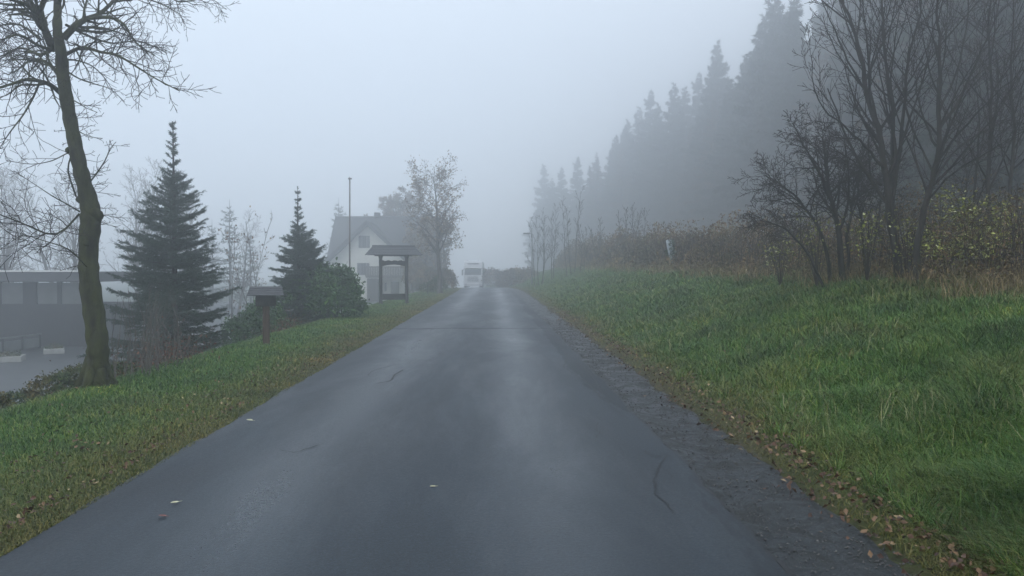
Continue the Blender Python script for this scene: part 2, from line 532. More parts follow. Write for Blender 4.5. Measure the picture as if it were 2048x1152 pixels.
# car park on the lower ground to the left
ys = np.linspace(10, 76, 80)
V = []; Fq = []
for y in ys:
    e = -9.0 + .5 * math.sin(y * .4) + float(shift(y))
    if y > 50: e = -9.0 + (y - 50) * .12
    for k in range(9):
        x = e + (-46 - e) * k / 8
        V.append((x, y, float(lotz(y)) + .03))
for i in range(len(ys) - 1):
    for k in range(8):
        q = i * 9 + k
        Fq.append((q + 1, q, q + 9, q + 10))
tag(np_mesh('car_park', np.array(V), [np.array(Fq)], M['lot'], smooth=True), 'wet car park on the lower ground', kind='structure')

# cracks in the asphalt
def crack(pts, w):
    mb = MB(); r = random.Random(len(pts) * 7 + int(pts[0][1] * 10))
    P_ = []
    for (x0, y0), (x1, y1) in zip(pts[:-1], pts[1:]):
        n = max(2, int(math.hypot(x1 - x0, y1 - y0) / .05))
        for k in range(n):
            t = k / n
            P_.append((x0 + (x1 - x0) * t + r.uniform(-.014, .014), y0 + (y1 - y0) * t + r.uniform(-.014, .014)))
    P_.append(pts[-1])
    vs = []; fs = []
    for i, (x, y) in enumerate(P_):
        a = P_[max(i - 1, 0)]; b = P_[min(i + 1, len(P_) - 1)]
        tx, ty = b[0] - a[0], b[1] - a[1]; L = math.hypot(tx, ty) or 1
        ww = w * r.uniform(.4, 1.2) * (0.25 if i in (0, len(P_) - 1) else 1)
        z = .004 - .010 * ((x + .55) / 2) ** 2 + .004
        vs += [(x - ty / L * ww, y + tx / L * ww, z), (x + ty / L * ww, y - tx / L * ww, z)]
        if i: fs.append((2 * i - 2, 2 * i - 1, 2 * i + 1, 2 * i))
    return vs, fs
mb = MB()
def pg(px, py):
    d = EYE * F_PX / (py - VY)
    return ((px - VX) / F_PX * d, d)
for line, w in (([pg(1195, 880), pg(1199, 868), pg(1194, 858), pg(1196, 846)], .006),
                ([pg(1285, 900), pg(1310, 918), pg(1335, 912), pg(1322, 935), pg(1312, 960), pg(1316, 995), pg(1355, 1030)], .006),
                ([pg(1322, 935), pg(1345, 950), pg(1352, 965)], .004),
                ([pg(1335, 912), pg(1360, 920)], .004),
                ([pg(752, 768), pg(782, 762), pg(790, 750), pg(806, 740)], .014),
                ([pg(735, 752), pg(745, 742), pg(770, 735), pg(800, 728)], .007), ([pg(560, 900), pg(590, 905), pg(640, 890)], .006),
                ([pg(1120, 690), pg(1135, 715), pg(1128, 735), pg(1180, 770), pg(1205, 800)], .012)):
    v_, f_ = crack(line, w); mb.raw(v_, f_)
edge = [(1.43 + wob(y_, 4) * .38 + .012 * math.sin(y_ * 7), y_) for y_ in np.arange(3.2, 24, .22)]
v_, f_ = crack(edge, .016); mb.raw([(a, b, c - .006) for a, b, c in v_], f_)
edge2 = [(1.30 + .05 * math.sin(y_ * 1.3), y_) for y_ in np.arange(7.5, 17, .3)]
v_, f_ = crack(edge2, .006); mb.raw(v_, f_)
tag(mb.build('road_crack', M['crack']), 'thin cracks in the asphalt', kind='structure')

# ------------------------------------------------------------------ blades, leaves, chips (numpy)
rg = np.random.default_rng(11)

def blades(name, x, y, h, w, dry, lean, m, label, cat=None, out=None):
    n = len(x)
    z = gz(x, y) - .012
    az = rg.uniform(0, 2 * np.pi, n)
    fx, fy = np.cos(az), np.sin(az)           # bend direction
    sx, sy = -fy, fx                          # width direction
    az2 = az + rg.normal(0, .7, n)
    if out is not None: az2 = out + rg.normal(0, .5, n)
    fx, fy = np.cos(az2), np.sin(az2)
    b = lean * rg.uniform(.1, 1.2, n) * h
    V = np.zeros((n, 5, 3), dtype=np.float32)
    base = np.stack([x, y, z], 1)
    side = np.stack([sx, sy, np.zeros(n)], 1)
    mid = base + np.stack([fx * b * .35, fy * b * .35, h * .62], 1)
    tip = base + np.stack([fx * b, fy * b, h * rg.uniform(.55, 1.0, n)], 1)
    V[:, 0] = base - side * w[:, None]
    V[:, 1] = base + side * w[:, None]
    V[:, 2] = mid + side * (w * .7)[:, None]
    V[:, 3] = mid - side * (w * .7)[:, None]
    V[:, 4] = tip
    i = np.arange(n)[:, None] * 5
    q = i + np.array([[0, 1, 2, 3]]); t = i + np.array([[3, 2, 4]])
    o = np_mesh(name, V.reshape(-1, 3), [q, t], m, attr={'dry': np.repeat(dry, 5)})
    return tag(o, label, cat, kind='stuff')

def scatter(n, y0, y1, ufn, power=1.6):
    """n points, denser near the camera; ufn(y)->(u0,u1)"""
    t = rg.uniform(0, 1, n)
    k = 1 - power
    y = (y0 ** k + t * (y1 ** k - y0 ** k)) ** (1 / k)
    a, b = ufn(y)
    u = a + (b - a) * rg.uniform(0, 1, n)
    return u, y
# right bank
u, y = scatter(300000, 2.8, 75, lambda y: (np.full_like(y, 2.1), np.minimum(8.0, .74 * y + .6)), 1.35)
keep = (rg.uniform(0, 1, len(u)) < np.clip((u - 2.0) / .5, .10, 1))
u, y = u[keep], y[keep]
tuft = .5 + .5 * np.sin(u * 3.1 + 2 * np.sin(y * 1.7)) * np.sin(y * 2.6 + 2 * np.sin(u * 2.2))
h = (.055 + .09 * tuft ** 1.5) * rg.uniform(.4, 1.5, len(u)) * np.clip((u - 1.9) / 1.1, .35, 1.1)
w = .0021 * rg.uniform(.6, 1.4, len(u)) * np.clip(y / 5, 1, 8)
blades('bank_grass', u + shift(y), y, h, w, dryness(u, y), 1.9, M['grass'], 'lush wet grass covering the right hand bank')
# real tufts, each leaning outwards from its own centre
nt_ = 2600
tu, ty = scatter(nt_, 2.9, 30, lambda y: (np.full_like(y, 2.35), np.minimum(7.4, .74 * y + .6)), 1.5)
k_ = rg.uniform(0, 1, nt_) < .35 + .65 * (.5 + .5 * np.sin(tu * 1.9 + 2 * np.sin(ty * .9)) * np.sin(ty * 1.3))
tu, ty = tu[k_], ty[k_]
per = 26
ang = rg.uniform(0, 6.283, (len(tu), per)); rad = np.abs(rg.normal(0, .028, (len(tu), per))) * (1 + .05 * ty[:, None])
ux = (tu[:, None] + np.cos(ang) * rad).ravel(); yx = (ty[:, None] + np.sin(ang) * rad).ravel()
hh = (rg.uniform(.06, .165, (len(tu), 1)) * rg.uniform(.5, 1.2, (len(tu), per))).ravel()
dd = np.clip(np.repeat(rg.choice([0, .1, .3, .9], len(tu), p=[.62, .24, .10, .04]), per) + .2 * dryness(ux, yx), 0, 1)
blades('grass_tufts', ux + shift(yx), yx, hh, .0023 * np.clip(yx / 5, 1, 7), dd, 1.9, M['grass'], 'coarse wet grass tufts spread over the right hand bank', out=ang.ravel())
# withered tall grass where the bank meets the thicket
u, y = scatter(26000, 8.0, 70, lambda y: (np.full_like(y, 5.9), np.full_like(y, 7.9)), 1.2)
k_ = (rg.uniform(0, 1, len(u)) < np.clip((u - 5.9 + .7 * np.sin(y * .8) * np.sin(y * 2.1)) / 1.2, 0, 1)) & (u < .74 * y + .6)
u, y = u[k_], y[k_]
blades('withered_grass', u + shift(y), y, rg.uniform(.12, .42, len(u)), .003 * np.clip(y / 8, 1, 7), np.full(len(u), 1.0), 1.2, M['withered'], 'withered brown grass along the crest of the right hand bank')
# taller straw-pale stalks and weeds between
u, y = scatter(4500, 3.0, 40, lambda y: (np.full_like(y, 2.5), np.minimum(7.6, .74 * y + .6)), 1.5)
cl = (.5 + .5 * np.sin(u * 2.3 + 1.5 * np.sin(y * 1.1))) * (.5 + .5 * np.sin(y * 1.7 + u))
k_ = rg.uniform(0, 1, len(u)) < cl * 1.5
u, y = u[k_], y[k_]
blades('dead_stalks', u + shift(y), y, rg.uniform(.10, .30, len(u)), .0017 * np.clip(y / 5, 1, 6), np.full(len(u), 1.0), 1.4, M['straw'], 'pale dead grass stalks among the bank grass')
# left verge
u, y = scatter(190000, 3.2, 75, lambda y: (np.maximum(-6.2, -.70 * y - .6), np.full_like(y, -2.50)), 1.35)
h = (.018 + .034 * rg.uniform(0, 1, len(u))) * np.clip((-2.3 - u) / .5, .5, 1.3) * (1 + .9 * np.clip((-4.7 - u), 0, 1))
w = .0022 * rg.uniform(.6, 1.3, len(u)) * np.clip(y / 5, 1, 9)
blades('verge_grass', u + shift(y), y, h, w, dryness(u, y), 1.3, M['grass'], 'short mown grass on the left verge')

def flakes(name, x, y, z, size, m, label=None, flat=.35, parent=None, kind='stuff', aspect=.55, elong=None):
    """folded leaf diamonds lying or hanging at points"""
    n = len(x)
    az = rg.uniform(0, 2 * np.pi, n)
    el = rg.normal(0, flat, n)
    d = np.stack([np.cos(az) * np.cos(el), np.sin(az) * np.cos(el), np.sin(el)], 1)
    r = rg.normal(0, flat, n)
    s = np.stack([-np.sin(az) * np.cos(r), np.cos(az) * np.cos(r), np.sin(r)], 1)
    up = np.cross(d, s)
    c = np.stack([x, y, z], 1)
    L = size[:, None]
    V = np.zeros((n, 4, 3), dtype=np.float32)
    V[:, 0] = c - d * L * .5
    V[:, 1] = c + s * L * aspect * .5 + up * L * .22 * rg.uniform(-.6, 1.5, n)[:, None]
    V[:, 2] = c + d * L * .5
    V[:, 3] = c - s * L * aspect * .5 + up * L * .22 * rg.uniform(-.6, 1.5, n)[:, None]
    i = np.arange(n)[:, None] * 4
    f = [np.concatenate([i + np.array([[0, 1, 2]]), i + np.array([[0, 2, 3]])])]
    o = np_mesh(name, V.reshape(-1, 3), f, m, parent)
    if label: tag(o, label, kind=kind)
    return o

# litter along the right edge of the shoulder and over the left verge
n = 4200
y = 3.2 + 26 * rg.uniform(0, 1, n) ** 1.6
u = 2.20 + rg.normal(0, .15, n) + .05 * np.sin(y * 2.1)
n2 = 2800
y2 = 3.4 + 24 * rg.uniform(0, 1, n2) ** 1.5
u2 = -2.62 - np.abs(rg.normal(0, .75, n2))
u2 = np.where(rg.uniform(0, 1, n2) < .25, -2.60 - np.abs(rg.normal(0, .08, n2)), u2)
n3 = 500
y3 = 3.6 + 18 * rg.uniform(0, 1, n3); u3 = rg.uniform(2.4, 6.5, n3)
uu = np.concatenate([u, u2, u3]); yy = np.concatenate([y, y2, y3])
zz = gz(uu, yy) + np.where(uu < 2.25, .045, .022) + rg.uniform(0, .02, len(uu))
sz = np.concatenate([rg.uniform(.016, .056, n), rg.uniform(.016, .045, n2), rg.uniform(.02, .045, n3)])
clump = .5 + .5 * np.sin(yy * 2.9 + 3 * np.sin(yy * .7)) * np.sin(uu * 9)
keep = rg.uniform(0, 1, len(uu)) < .35 + .65 * clump
uu, yy, zz, sz = uu[keep], yy[keep], zz[keep], sz[keep]
flakes('leaf_litter', uu, yy, zz, sz, M['litter'], 'fallen brown and tan leaves littering the road edges', .45, aspect=.62)

# chippings on the shoulder
n = 5000
y = 3.0 + 20 * rg.uniform(0, 1, n) ** 1.4
u = rg.uniform(1.44, 2.3, n)
s = rg.uniform(.003, .009, n) * (1 + .04 * y)
c = np.stack([u, y, zroad(y) - .018 + s * .3], 1)
octa = np.array([[1, 0, 0], [0, 1, 0], [-1, 0, 0], [0, -1, 0], [0, 0, .7], [0, 0, -.7]])
V = c[:, None, :] + octa[None] * s[:, None, None] * rg.uniform(.5, 1.4, (n, 6, 1))
i = np.arange(n)[:, None] * 6
tri = np.array([[0, 1, 4], [1, 2, 4], [2, 3, 4], [3, 0, 4], [1, 0, 5], [2, 1, 5], [3, 2, 5], [0, 3, 5]])
f = (i[:, None, :] + tri[None]).reshape(-1, 3)
tag(np_mesh('gravel', V.reshape(-1, 3), [f], M['stone']), 'loose stone chippings on the road shoulder', kind='stuff')

# single leaves on the asphalt
m_pl = simple('pale_leaf', (.50, .47, .28), (.62, .60, .40), 20, .5, .1)
m_rl = simple('red_leaf', (.13, .04, .035), (.20, .07, .05), 20, .5, .1)
def one_leaf(px, py, size, rz, m, label):
    x, y = pg(px, py)
    mb = MB()
    outline = [(0, -.5), (.16, -.38), (.27, -.15), (.29, .08), (.18, .32), (0, .55), (-.2, .3), (-.3, .05), (-.25, -.2), (-.13, -.4)]
    vs = [(0, 0, .004)] + [(a * size, b * size, .006 + size * (.18 * abs(a) + .12 * max(0, b))) for a, b in outline]
    vs2 = [(a_, b_, c_ - .0015) for a_, b_, c_ in vs]
    k = len(outline)
    mb.raw(vs, [(0, 1 + j, 1 + (j + 1) % k) for j in range(k)])
    mb.raw(vs2, [(0, 1 + (j + 1) % k, 1 + j) for j in range(k)])
    mb.tube([Vector((0, -.5 * size, .006)), Vector((.05 * size, -.85 * size, .004))], [.0015, .001], 4)
    o = mb.build('fallen_leaf', m)
    o.location = (x, y, .004); o.rotation_euler = (0, 0, rz)
    tag(o, label, 'leaf', 'single leaves lying on the asphalt')
one_leaf(865, 977, .042, 1.9, m_pl, 'pale yellow leaf lying on the asphalt near the middle of the lane')
one_leaf(352, 1006, .055, 2.4, m_pl, 'pale crumpled leaf on the asphalt near the left road edge, closest to the camera')
one_leaf(501, 841, .07, 1.2, m_pl, 'small whitish leaf on the asphalt beside the left verge, farther up the road')
one_leaf(327, 1033, .05, 1.4, m_rl, 'dark red leaf on the wet asphalt near the left road edge')

# ------------------------------------------------------------------ branching
def rot_dir(d, ang, az):
    o = d.orthogonal().normalized()
    o = Quaternion(d, az) @ o
    return (d * math.cos(ang) + o * math.sin(ang)).normalized()

def grow(mbs, p, d, L, r, lvl, R, prm, tips):
    """mbs[0] trunk mesh, mbs[1] twig mesh"""
    seg = prm['seg'][min(lvl, len(prm['seg']) - 1)]
    n = max(2, int(L / seg))
    pts = [p.copy()]; d = d.normalized()
    gn = prm['gnarl']; up = prm['up'][min(lvl, len(prm['up']) - 1)]
    for k in range(n):
        d = d + Vector((R.gauss(0, gn), R.gauss(0, gn), R.gauss(0, gn) + up))
        d.normalize()
        pts.append(pts[-1] + d * (L / n))
    r1 = max(r * .3, prm['rmin'])
    rads = [r + (r1 - r) * (k / n) for k in range(n + 1)]
    (mbs[0] if r > prm['split'] else mbs[1]).tube(pts, rads, 6 if r > .03 else (4 if r > .012 else 3), cap=False)
    if lvl >= prm['levels']:
        tips.append((pts[-1], d)); tips.append((pts[len(pts) // 2], d))
        return
    spawn(mbs, pts, rads, L, lvl, R, prm, tips)

def spawn(mbs, pts, rads, L, lvl, R, prm, tips, tmin=None):
    cnt = prm['n'][min(lvl, len(prm['n']) - 1)]
    cnt = max(1, int(cnt * R.uniform(.75, 1.25)))
    tm = prm['tmin'] if tmin is None else tmin
    n = len(pts) - 1
    az = R.uniform(0, 6.28)
    for c in range(cnt):
        t = tm + (1 - tm) * (c + R.random()) / cnt
        i = min(int(t * n), n - 1); fr = t * n - i
        q = pts[i].lerp(pts[i + 1], fr)
        rr = rads[i] + (rads[i + 1] - rads[i]) * fr
        dd = (pts[i + 1] - pts[i]).normalized()
        az += 2.4 + R.uniform(-.5, .5)
        a = R.uniform(*prm['ang'])
        cdir = rot_dir(dd, a, az)
        cl = L * R.uniform(*prm['ratio']) * (1.15 - .6 * t)
        grow(mbs, q, cdir, cl, max(rr * prm['rr'], prm['rmin']), lvl + 1, R, prm, tips)

def smooth_path(pts, per=4):
    """Catmull-Rom through the points"""
    out = []
    n = len(pts)
    for i in range(n - 1):
        p0 = pts[max(i - 1, 0)]; p1 = pts[i]; p2 = pts[i + 1]; p3 = pts[min(i + 2, n - 1)]
        for k in range(per):
            t = k / per
            out.append(.5 * ((2 * p1) + (p2 - p0) * t + (2 * p0 - 5 * p1 + 4 * p2 - p3) * t * t + (3 * p1 - p0 - 3 * p2 + p3) * t ** 3))
    out.append(pts[-1])
    return out

def rads_along(rs, per=4):
    out = []
    for a, b in zip(rs[:-1], rs[1:]):
        for k in range(per): out.append(a + (b - a) * k / per)
    out.append(rs[-1])
    return out

# ---- the mossy bare tree on the left verge (limbs follow the photograph, with real depth)
D = 9.8
base = P(200, 772, D); base.z = gzf(base.x, base.y) - .02
R = random.Random(3)
trunk_px = [(200, 772, 0, .21), (201, 745, 0, .165), (204, 700, 0, .150), (199, 640, .02, .148), (189, 560, .03, .140), (188, 500, .03, .135), (193, 440, .02, .142), (190, 405, 0, .125),
            (176, 350, -.05, .105), (164, 290, -.08, .098), (153, 230, -.1, .090), (143, 160, -.1, .085), (139, 110, -.1, .075), (133, 70, -.08, .065), (134, 20, 0, .05), (130, -60, .1, .045), (140, -180, .15, .035), (150, -320, .2, .02)]
trunk_pts = [P(a, b, D + dd) for a, b, dd, _ in trunk_px]
trunk_pts[0].z = base.z - .05
t0_, t1_ = MB(), MB()
sp = smooth_path(trunk_pts, 5); sr = rads_along([q[3] for q in trunk_px], 5)
sr = [r_ * (1 + .07 * math.sin(i * 2.1) + R.uniform(-.05, .05)) for i, r_ in enumerate(sr)]
sr = [v * .85 for v in sr]
t0_.tube(sp, sr, 14)
# burrs, cut knots and root flare
for (a, b, rr) in ((152, 300, .035), (200, 430, .085), (172, 398, .05), (203, 610, .06), (185, 480, .05)):
    c = P(a, b, D - .03)
    for k in range(3):
        o_ = c + Vector((R.uniform(-.02, .02), R.uniform(-.03, .03), R.uniform(-.05, .05)))
        t0_.tube([o_ + Vector((0, 0, -rr)), o_ + Vector((0, 0, -rr * .5)), o_, o_ + Vector((0, 0, rr * .6)), o_ + Vector((0, 0, rr))], [rr * .2, rr * .8, rr, rr * .75, rr * .15], 7)
for k in range(6):
    a = k * 1.05 + .4
    o_ = Vector((base.x, base.y, base.z))
    t0_.tube([o_ + Vector((math.cos(a) * .07, math.sin(a) * .07, .40)), o_ + Vector((math.cos(a) * .13, math.sin(a) * .13, .13)), o_ + Vector((math.cos(a) * .27, math.sin(a) * .27, -.05))], [.05, .07, .03], 7)
prm = dict(seg=[.25, .12, .08, .06], gnarl=.16, up=[.02, .0, -.01, .01], n=[11, 9, 5, 4], ang=(.5, 1.15), ratio=(.30, .55), rr=.55, rmin=.0028, split=.010, levels=3, tmin=.18)
tips = []
limbs = [  # (pixels with depth offset), start radius
    ([(145, 85, 0), (168, 62, .1), (190, 48, .3), (215, 38, .5), (240, 15, .7), (262, -8, .9), (300, -40, 1.2)], .045),
    ([(190, 48, .3), (235, 45, .2), (262, 58, .1), (280, 88, 0), (300, 105, -.1), (322, 118, -.2)], .022),
    ([(148, 118, 0), (172, 106, -.2), (188, 104, -.4), (215, 112, -.6), (248, 118, -.8), (285, 140, -1.1), (320, 162, -1.3), (368, 187, -1.5)], .024),
    ([(300, -40, 1.2), (340, -10, 1.3), (365, 12, 1.4), (398, 10, 1.5), (430, 6, 1.6), (462, 28, 1.7)], .016),
    ([(240, 15, .7), (300, 8, .5), (340, 20, .3), (372, 38, .2)], .015),
    ([(125, 110, 0), (112, 78, -.1), (100, 50, -.1), (82, 18, -.2), (70, -20, -.3), (60, -90, -.5), (40, -170, -.6)], .055),
    ([(100, 50, -.1), (75, 22, -.5), (40, 10, -.8), (5, -10, -1.0), (-40, -30, -1.2)], .028),
    ([(140, 165, 0), (120, 140, .3), (98, 128, .5), (75, 132, .8), (55, 148, 1.0), (35, 158, 1.2)], .028),
    ([(140, 195, 0), (120, 178, -.2), (98, 170, -.4), (70, 167, -.6), (45, 175, -.8), (0, 188, -1.1), (-50, 200, -1.3)], .032),
    ([(98, 170, -.4), (85, 200, -.5), (65, 235, -.6), (42, 265, -.7), (25, 290, -.8), (5, 325, -.9)], .014),
    ([(125, 110, 0), (95, 100, -.3), (60, 80, -.7), (30, 88, -1.0), (-10, 98, -1.3)], .022),
    ([(100, 88, .1), (60, 60, .5), (20, 62, .8), (-20, 70, 1)], .02),
    ([(150, 200, 0), (172, 212, -.2), (188, 222, -.3), (208, 230, -.4)], .010),
    ([(165, 262, 0), (180, 272, -.1), (200, 279, -.2), (218, 281, -.2)], .008),
    ([(188, 372, 0), (205, 350, -.2), (222, 325, -.3), (232, 302, -.3), (244, 288, -.4)], .012),
    ([(165, 395, 0), (150, 345, -.3), (155, 310, -.3), (120, 325, -.4), (80, 332, -.5), (30, 325, -.6)], .012),
    ([(172, 425, 0), (150, 412, -.2), (120, 395, -.4), (90, 375, -.5), (45, 345, -.6)], .011),
    ([(134, 20, 0), (150, -40, -.4), (190, -110, -.8), (230, -170, -1.2)], .04),
    ([(130, -60, .1), (100, -120, .5), (60, -170, .9)], .03),
    ([(140, 130, 0), (165, 128, .4), (200, 140, .7), (225, 165, .9), (240, 190, 1.0)], .014),
    ([(150, 60, 0), (190, 80, .5), (240, 95, .9), (290, 90, 1.2), (330, 105, 1.4)], .018),
    ([(135, 100, 0), (100, 118, .4), (60, 105, .8), (15, 125, 1.1), (-20, 120, 1.3)], .022),
    ([(150, 150, 0), (175, 165, .2), (205, 175, .3), (235, 185, .3), (262, 210, .3)], .012),
    ([(170, 430, 0), (125, 470, -.8), (60, 448, -1.3), (0, 425, -1.9), (-60, 410, -2.3)], .014),
    ([(190, 540, 0), (150, 500, -.5), (100, 482, -1.0), (30, 460, -1.6)], .011),
]
for pts_, r0 in limbs:
    pp = [P(a, b, D + dd) for a, b, dd in pts_]
    sp_ = smooth_path(pp, 3)
    rr_ = [max(.004, r0 * (1 - .8 * i / (len(sp_) - 1))) for i in range(len(sp_))]
    t0_.tube(sp_, rr_, 7 if r0 > .02 else 5, cap=False)
    Ls = sum((b - a).length for a, b in zip(sp_[:-1], sp_[1:]))
    q = dict(prm)
    q['n'] = [0, max(6, int(Ls * 13)), 6, 4] if r0 > .012 else [0, max(4, int(Ls * 7)), 3, 2]
    q['levels'] = 3
    spawn([t0_, t1_], sp_, rr_, min(Ls, 1.7) * .8, 1, R, q, tips, tmin=.12)
# short epicormic shoots on the stem
for k in range(46):
    i = R.randint(24, len(sp) - 30)
    a = R.uniform(0, 6.28)
    grow([t0_, t1_], sp[i] + Vector((math.cos(a), math.sin(a), 0)) * sr[i] * .8, Vector((math.cos(a), math.sin(a), .15)), R.uniform(.12, .35), .004, 2, R, prm, tips)
tr = thing('bare_tree', 'tall bare tree with mossy crooked trunk standing on the left verge', 'tree')
t0_.build('trunk', M['bark'], tr, smooth=True)
t1_.build('crown', M['twig'], tr)

# ---- traced multi-stem shrubs on the right bank
def traced_shrub(name, label, stems, d, prm_, seed, group=None, bark='bark_dark'):
    R = random.Random(seed)
    a_, b_ = MB(), MB(); tips = []
    for pts_, r0 in stems:
        pp = [P(x, y, d + dd) for x, y, dd in pts_]
        if pts_[0][1] > 480:
            pp[0].z = gzf(pp[0].x, pp[0].y) - .08
        s_ = smooth_path(pp, 4)
        rr_ = [max(.006, r0 * (1 - .82 * i / (len(s_) - 1))) for i in range(len(s_))]
        s_ = [s_[0]] + [v + Vector((R.gauss(0, .012), R.gauss(0, .012), 0)) for v in s_[1:]]
        a_.tube(s_, rr_, 8, cap=False)
        Ls = sum((b - a).length for a, b in zip(s_[:-1], s_[1:]))
        q = dict(prm_); q['n'] = [max(4, int(Ls * prm_['perm'])), prm_['n'][1], prm_['n'][2], prm_['n'][3]]
        spawn([a_, b_], s_, rr_, Ls * .75, 0, R, q, tips, tmin=prm_['tmin0'])
    t = thing(name, label, 'shrub' if 'shrub' in name else 'tree', group=group)
    a_.build('trunk', M[bark], t, smooth=True)
    b_.build('crown', M['twig'], t)
    return t, tips
PU = dict(seg=[.25, .2, .12, .1], gnarl=.07, up=[.05, .06, .03, .0], n=[6, 6, 4, 2], ang=(.35, .75), ratio=(.35, .6), rr=.55, rmin=.0035, split=.012, levels=3, tmin=.2, perm=3.6, tmin0=.25)
traced_shrub('bare_tree', 'tall bare tree with forked upright stems, in the middle of the right hand group', [
    ([(1812, 545, 0), (1800, 500, 0), (1788, 440, 0), (1775, 340, 0), (1760, 250, .1), (1735, 180, .2), (1720, 90, .2), (1690, 10, .3), (1670, -80, .4)], .075),
    ([(1795, 470, 0), (1792, 380, .2), (1792, 250, .3), (1775, 120, .4), (1768, 20, .5), (1760, -90, .5)], .05),
    ([(1792, 400, 0), (1810, 260, -.2), (1820, 120, -.4), (1838, 50, -.5), (1850, -60, -.6)], .035),
    ([(1775, 340, 0), (1735, 290, -.3), (1690, 250, -.6), (1640, 200, -.9), (1622, 110, -1.0)], .024),
    ([(1760, 250, .1), (1745, 150, .1), (1765, 60, 0), (1780, -40, 0)], .022),
    ([(1770, 370, 0), (1720, 330, .3), (1680, 300, .6), (1650, 280, .8)], .02),
    ([(1735, 180, .2), (1700, 120, 0), (1660, 40, -.2), (1640, -20, -.3)], .02)], 12.5, PU, 21)
traced_shrub('bare_tree', 'tall bare tree with one straight main stem and long branches rising to the right', [
    ([(1838, 530, 0), (1845, 480, 0), (1862, 400, 0), (1880, 320, 0), (1886, 220, 0), (1884, 110, 0), (1880, 20, 0), (1876, -90, .1)], .06),
    ([(1886, 255, 0), (1930, 190, .2), (1965, 110, .3), (1990, 50, .4), (2010, -40, .5)], .028),
    ([(1878, 330, 0), (1930, 260, -.3), (1985, 200, -.6), (2040, 150, -.9)], .024),
    ([(1870, 360, 0), (1930, 290, .3), (2000, 250, .5), (2060, 225, .8)], .022),
    ([(1862, 400, 0), (1920, 340, -.3), (1990, 300, -.6), (2070, 250, -.9)], .02),
    ([(1880, 290, 0), (1850, 220, .2), (1835, 140, .3), (1828, 60, .4)], .02),
    ([(1886, 220, 0), (1925, 120, .4), (1940, 30, .5), (1945, -60, .6)], .02)], 12.0, PU, 22)
PD = dict(PU); PD.update(gnarl=.13, up=[.02, .015, .0, -.01], n=[9, 8, 6, 3], ang=(.45, 1.0), ratio=(.34, .58), perm=8.0, tmin=.12, tmin0=.3, rmin=.0035)
traced_shrub('bare_shrub', 'dense dark twiggy shrub spreading out on the left of the right hand group', [
    ([(1690, 535, 0), (1685, 470, 0), (1668, 400, 0), (1655, 330, .1), (1650, 270, .2)], .065),
    ([(1670, 530, .3), (1650, 470, .3), (1610, 410, .2), (1570, 370, .1), (1530, 350, 0)], .04),
    ([(1668, 400, 0), (1640, 340, -.3), (1610, 290, -.5), (1590, 240, -.7)], .032),
    ([(1700, 530, .2), (1705, 440, .3), (1720, 360, .4), (1735, 290, .5)], .035),
    ([(1660, 540, -.2), (1610, 490, -.4), (1560, 450, -.5), (1520, 440, -.6)], .028),
    ([(1685, 470, 0), (1700, 400, -.3), (1700, 330, -.5), (1690, 270, -.6)], .03)], 14.0, PD, 23)
traced_shrub('bare_shrub', 'bare twiggy shrub with thin stems between the two tall bare trees', [
    ([(1740, 520, 0), (1730, 450, 0), (1722, 390, 0), (1735, 320, 0)], .035),
    ([(1750, 520, 0), (1762, 440, .1), (1775, 380, .3), (1790, 330, .5)], .028),
    ([(1920, 500, .4), (1935, 430, .4), (1945, 360, .5), (1930, 290, .6)], .03)], 14.5, PD, 24)
traced_shrub('bare_tree', 'slim bare tree with straight parallel stems at the far right edge', [
    ([(1985, 520, 0), (1990, 430, 0), (1988, 300, 0), (1992, 180, 0), (1985, 60, .1), (1990, -40, .1)], .045),
    ([(2035, 510, 0), (2030, 400, .1), (2040, 260, .1), (2030, 120, .2), (2038, -20, .2)], .04),
    ([(1965, 500, .8), (1960, 380, .8), (1968, 250, .9), (1955, 150, 1.0)], .03)], 12.8, PU, 25)

# ------------------------------------------------------------------ needle trees
def needles(name, segs, per_m, ln, wd, m, parent, spread=.75, seed=1, sag=0.0):
    g = np.random.default_rng(seed)
    a = np.array([s[0] for s in segs]); b = np.array([s[1] for s in segs])
    L = np.linalg.norm(b - a, axis=1)
    cnt = np.maximum(1, (L * per_m).astype(int))
    k = np.repeat(np.arange(len(segs)), cnt)
    n = len(k)
    t = g.uniform(0, 1, n)
    d = (b - a) / np.maximum(L, 1e-6)[:, None]
    c = a[k] + (b - a)[k] * t[:, None]
    rnd = g.normal(0, 1, (n, 3))
    rnd -= d[k] * np.sum(rnd * d[k], 1)[:, None]
    rnd /= np.linalg.norm(rnd, axis=1)[:, None] + 1e-9
    nd = d[k] * g.uniform(.4, 1.0, n)[:, None] + rnd * spread
    nd[:, 2] -= sag
    nd /= np.linalg.norm(nd, axis=1)[:, None]
    s = np.cross(nd, g.normal(0, 1, (n, 3)))
    s /= np.linalg.norm(s, axis=1)[:, None] + 1e-9
    l_ = ln * g.uniform(.6, 1.25, n)[:, None]
    V = np.zeros((n, 3, 3), dtype=np.float32)
    V[:, 0] = c - s * wd; V[:, 1] = c + s * wd; V[:, 2] = c + nd * l_
    f = np.arange(n * 3).reshape(n, 3)
    return np_mesh(name, V.reshape(-1, 3), [f], m, parent)

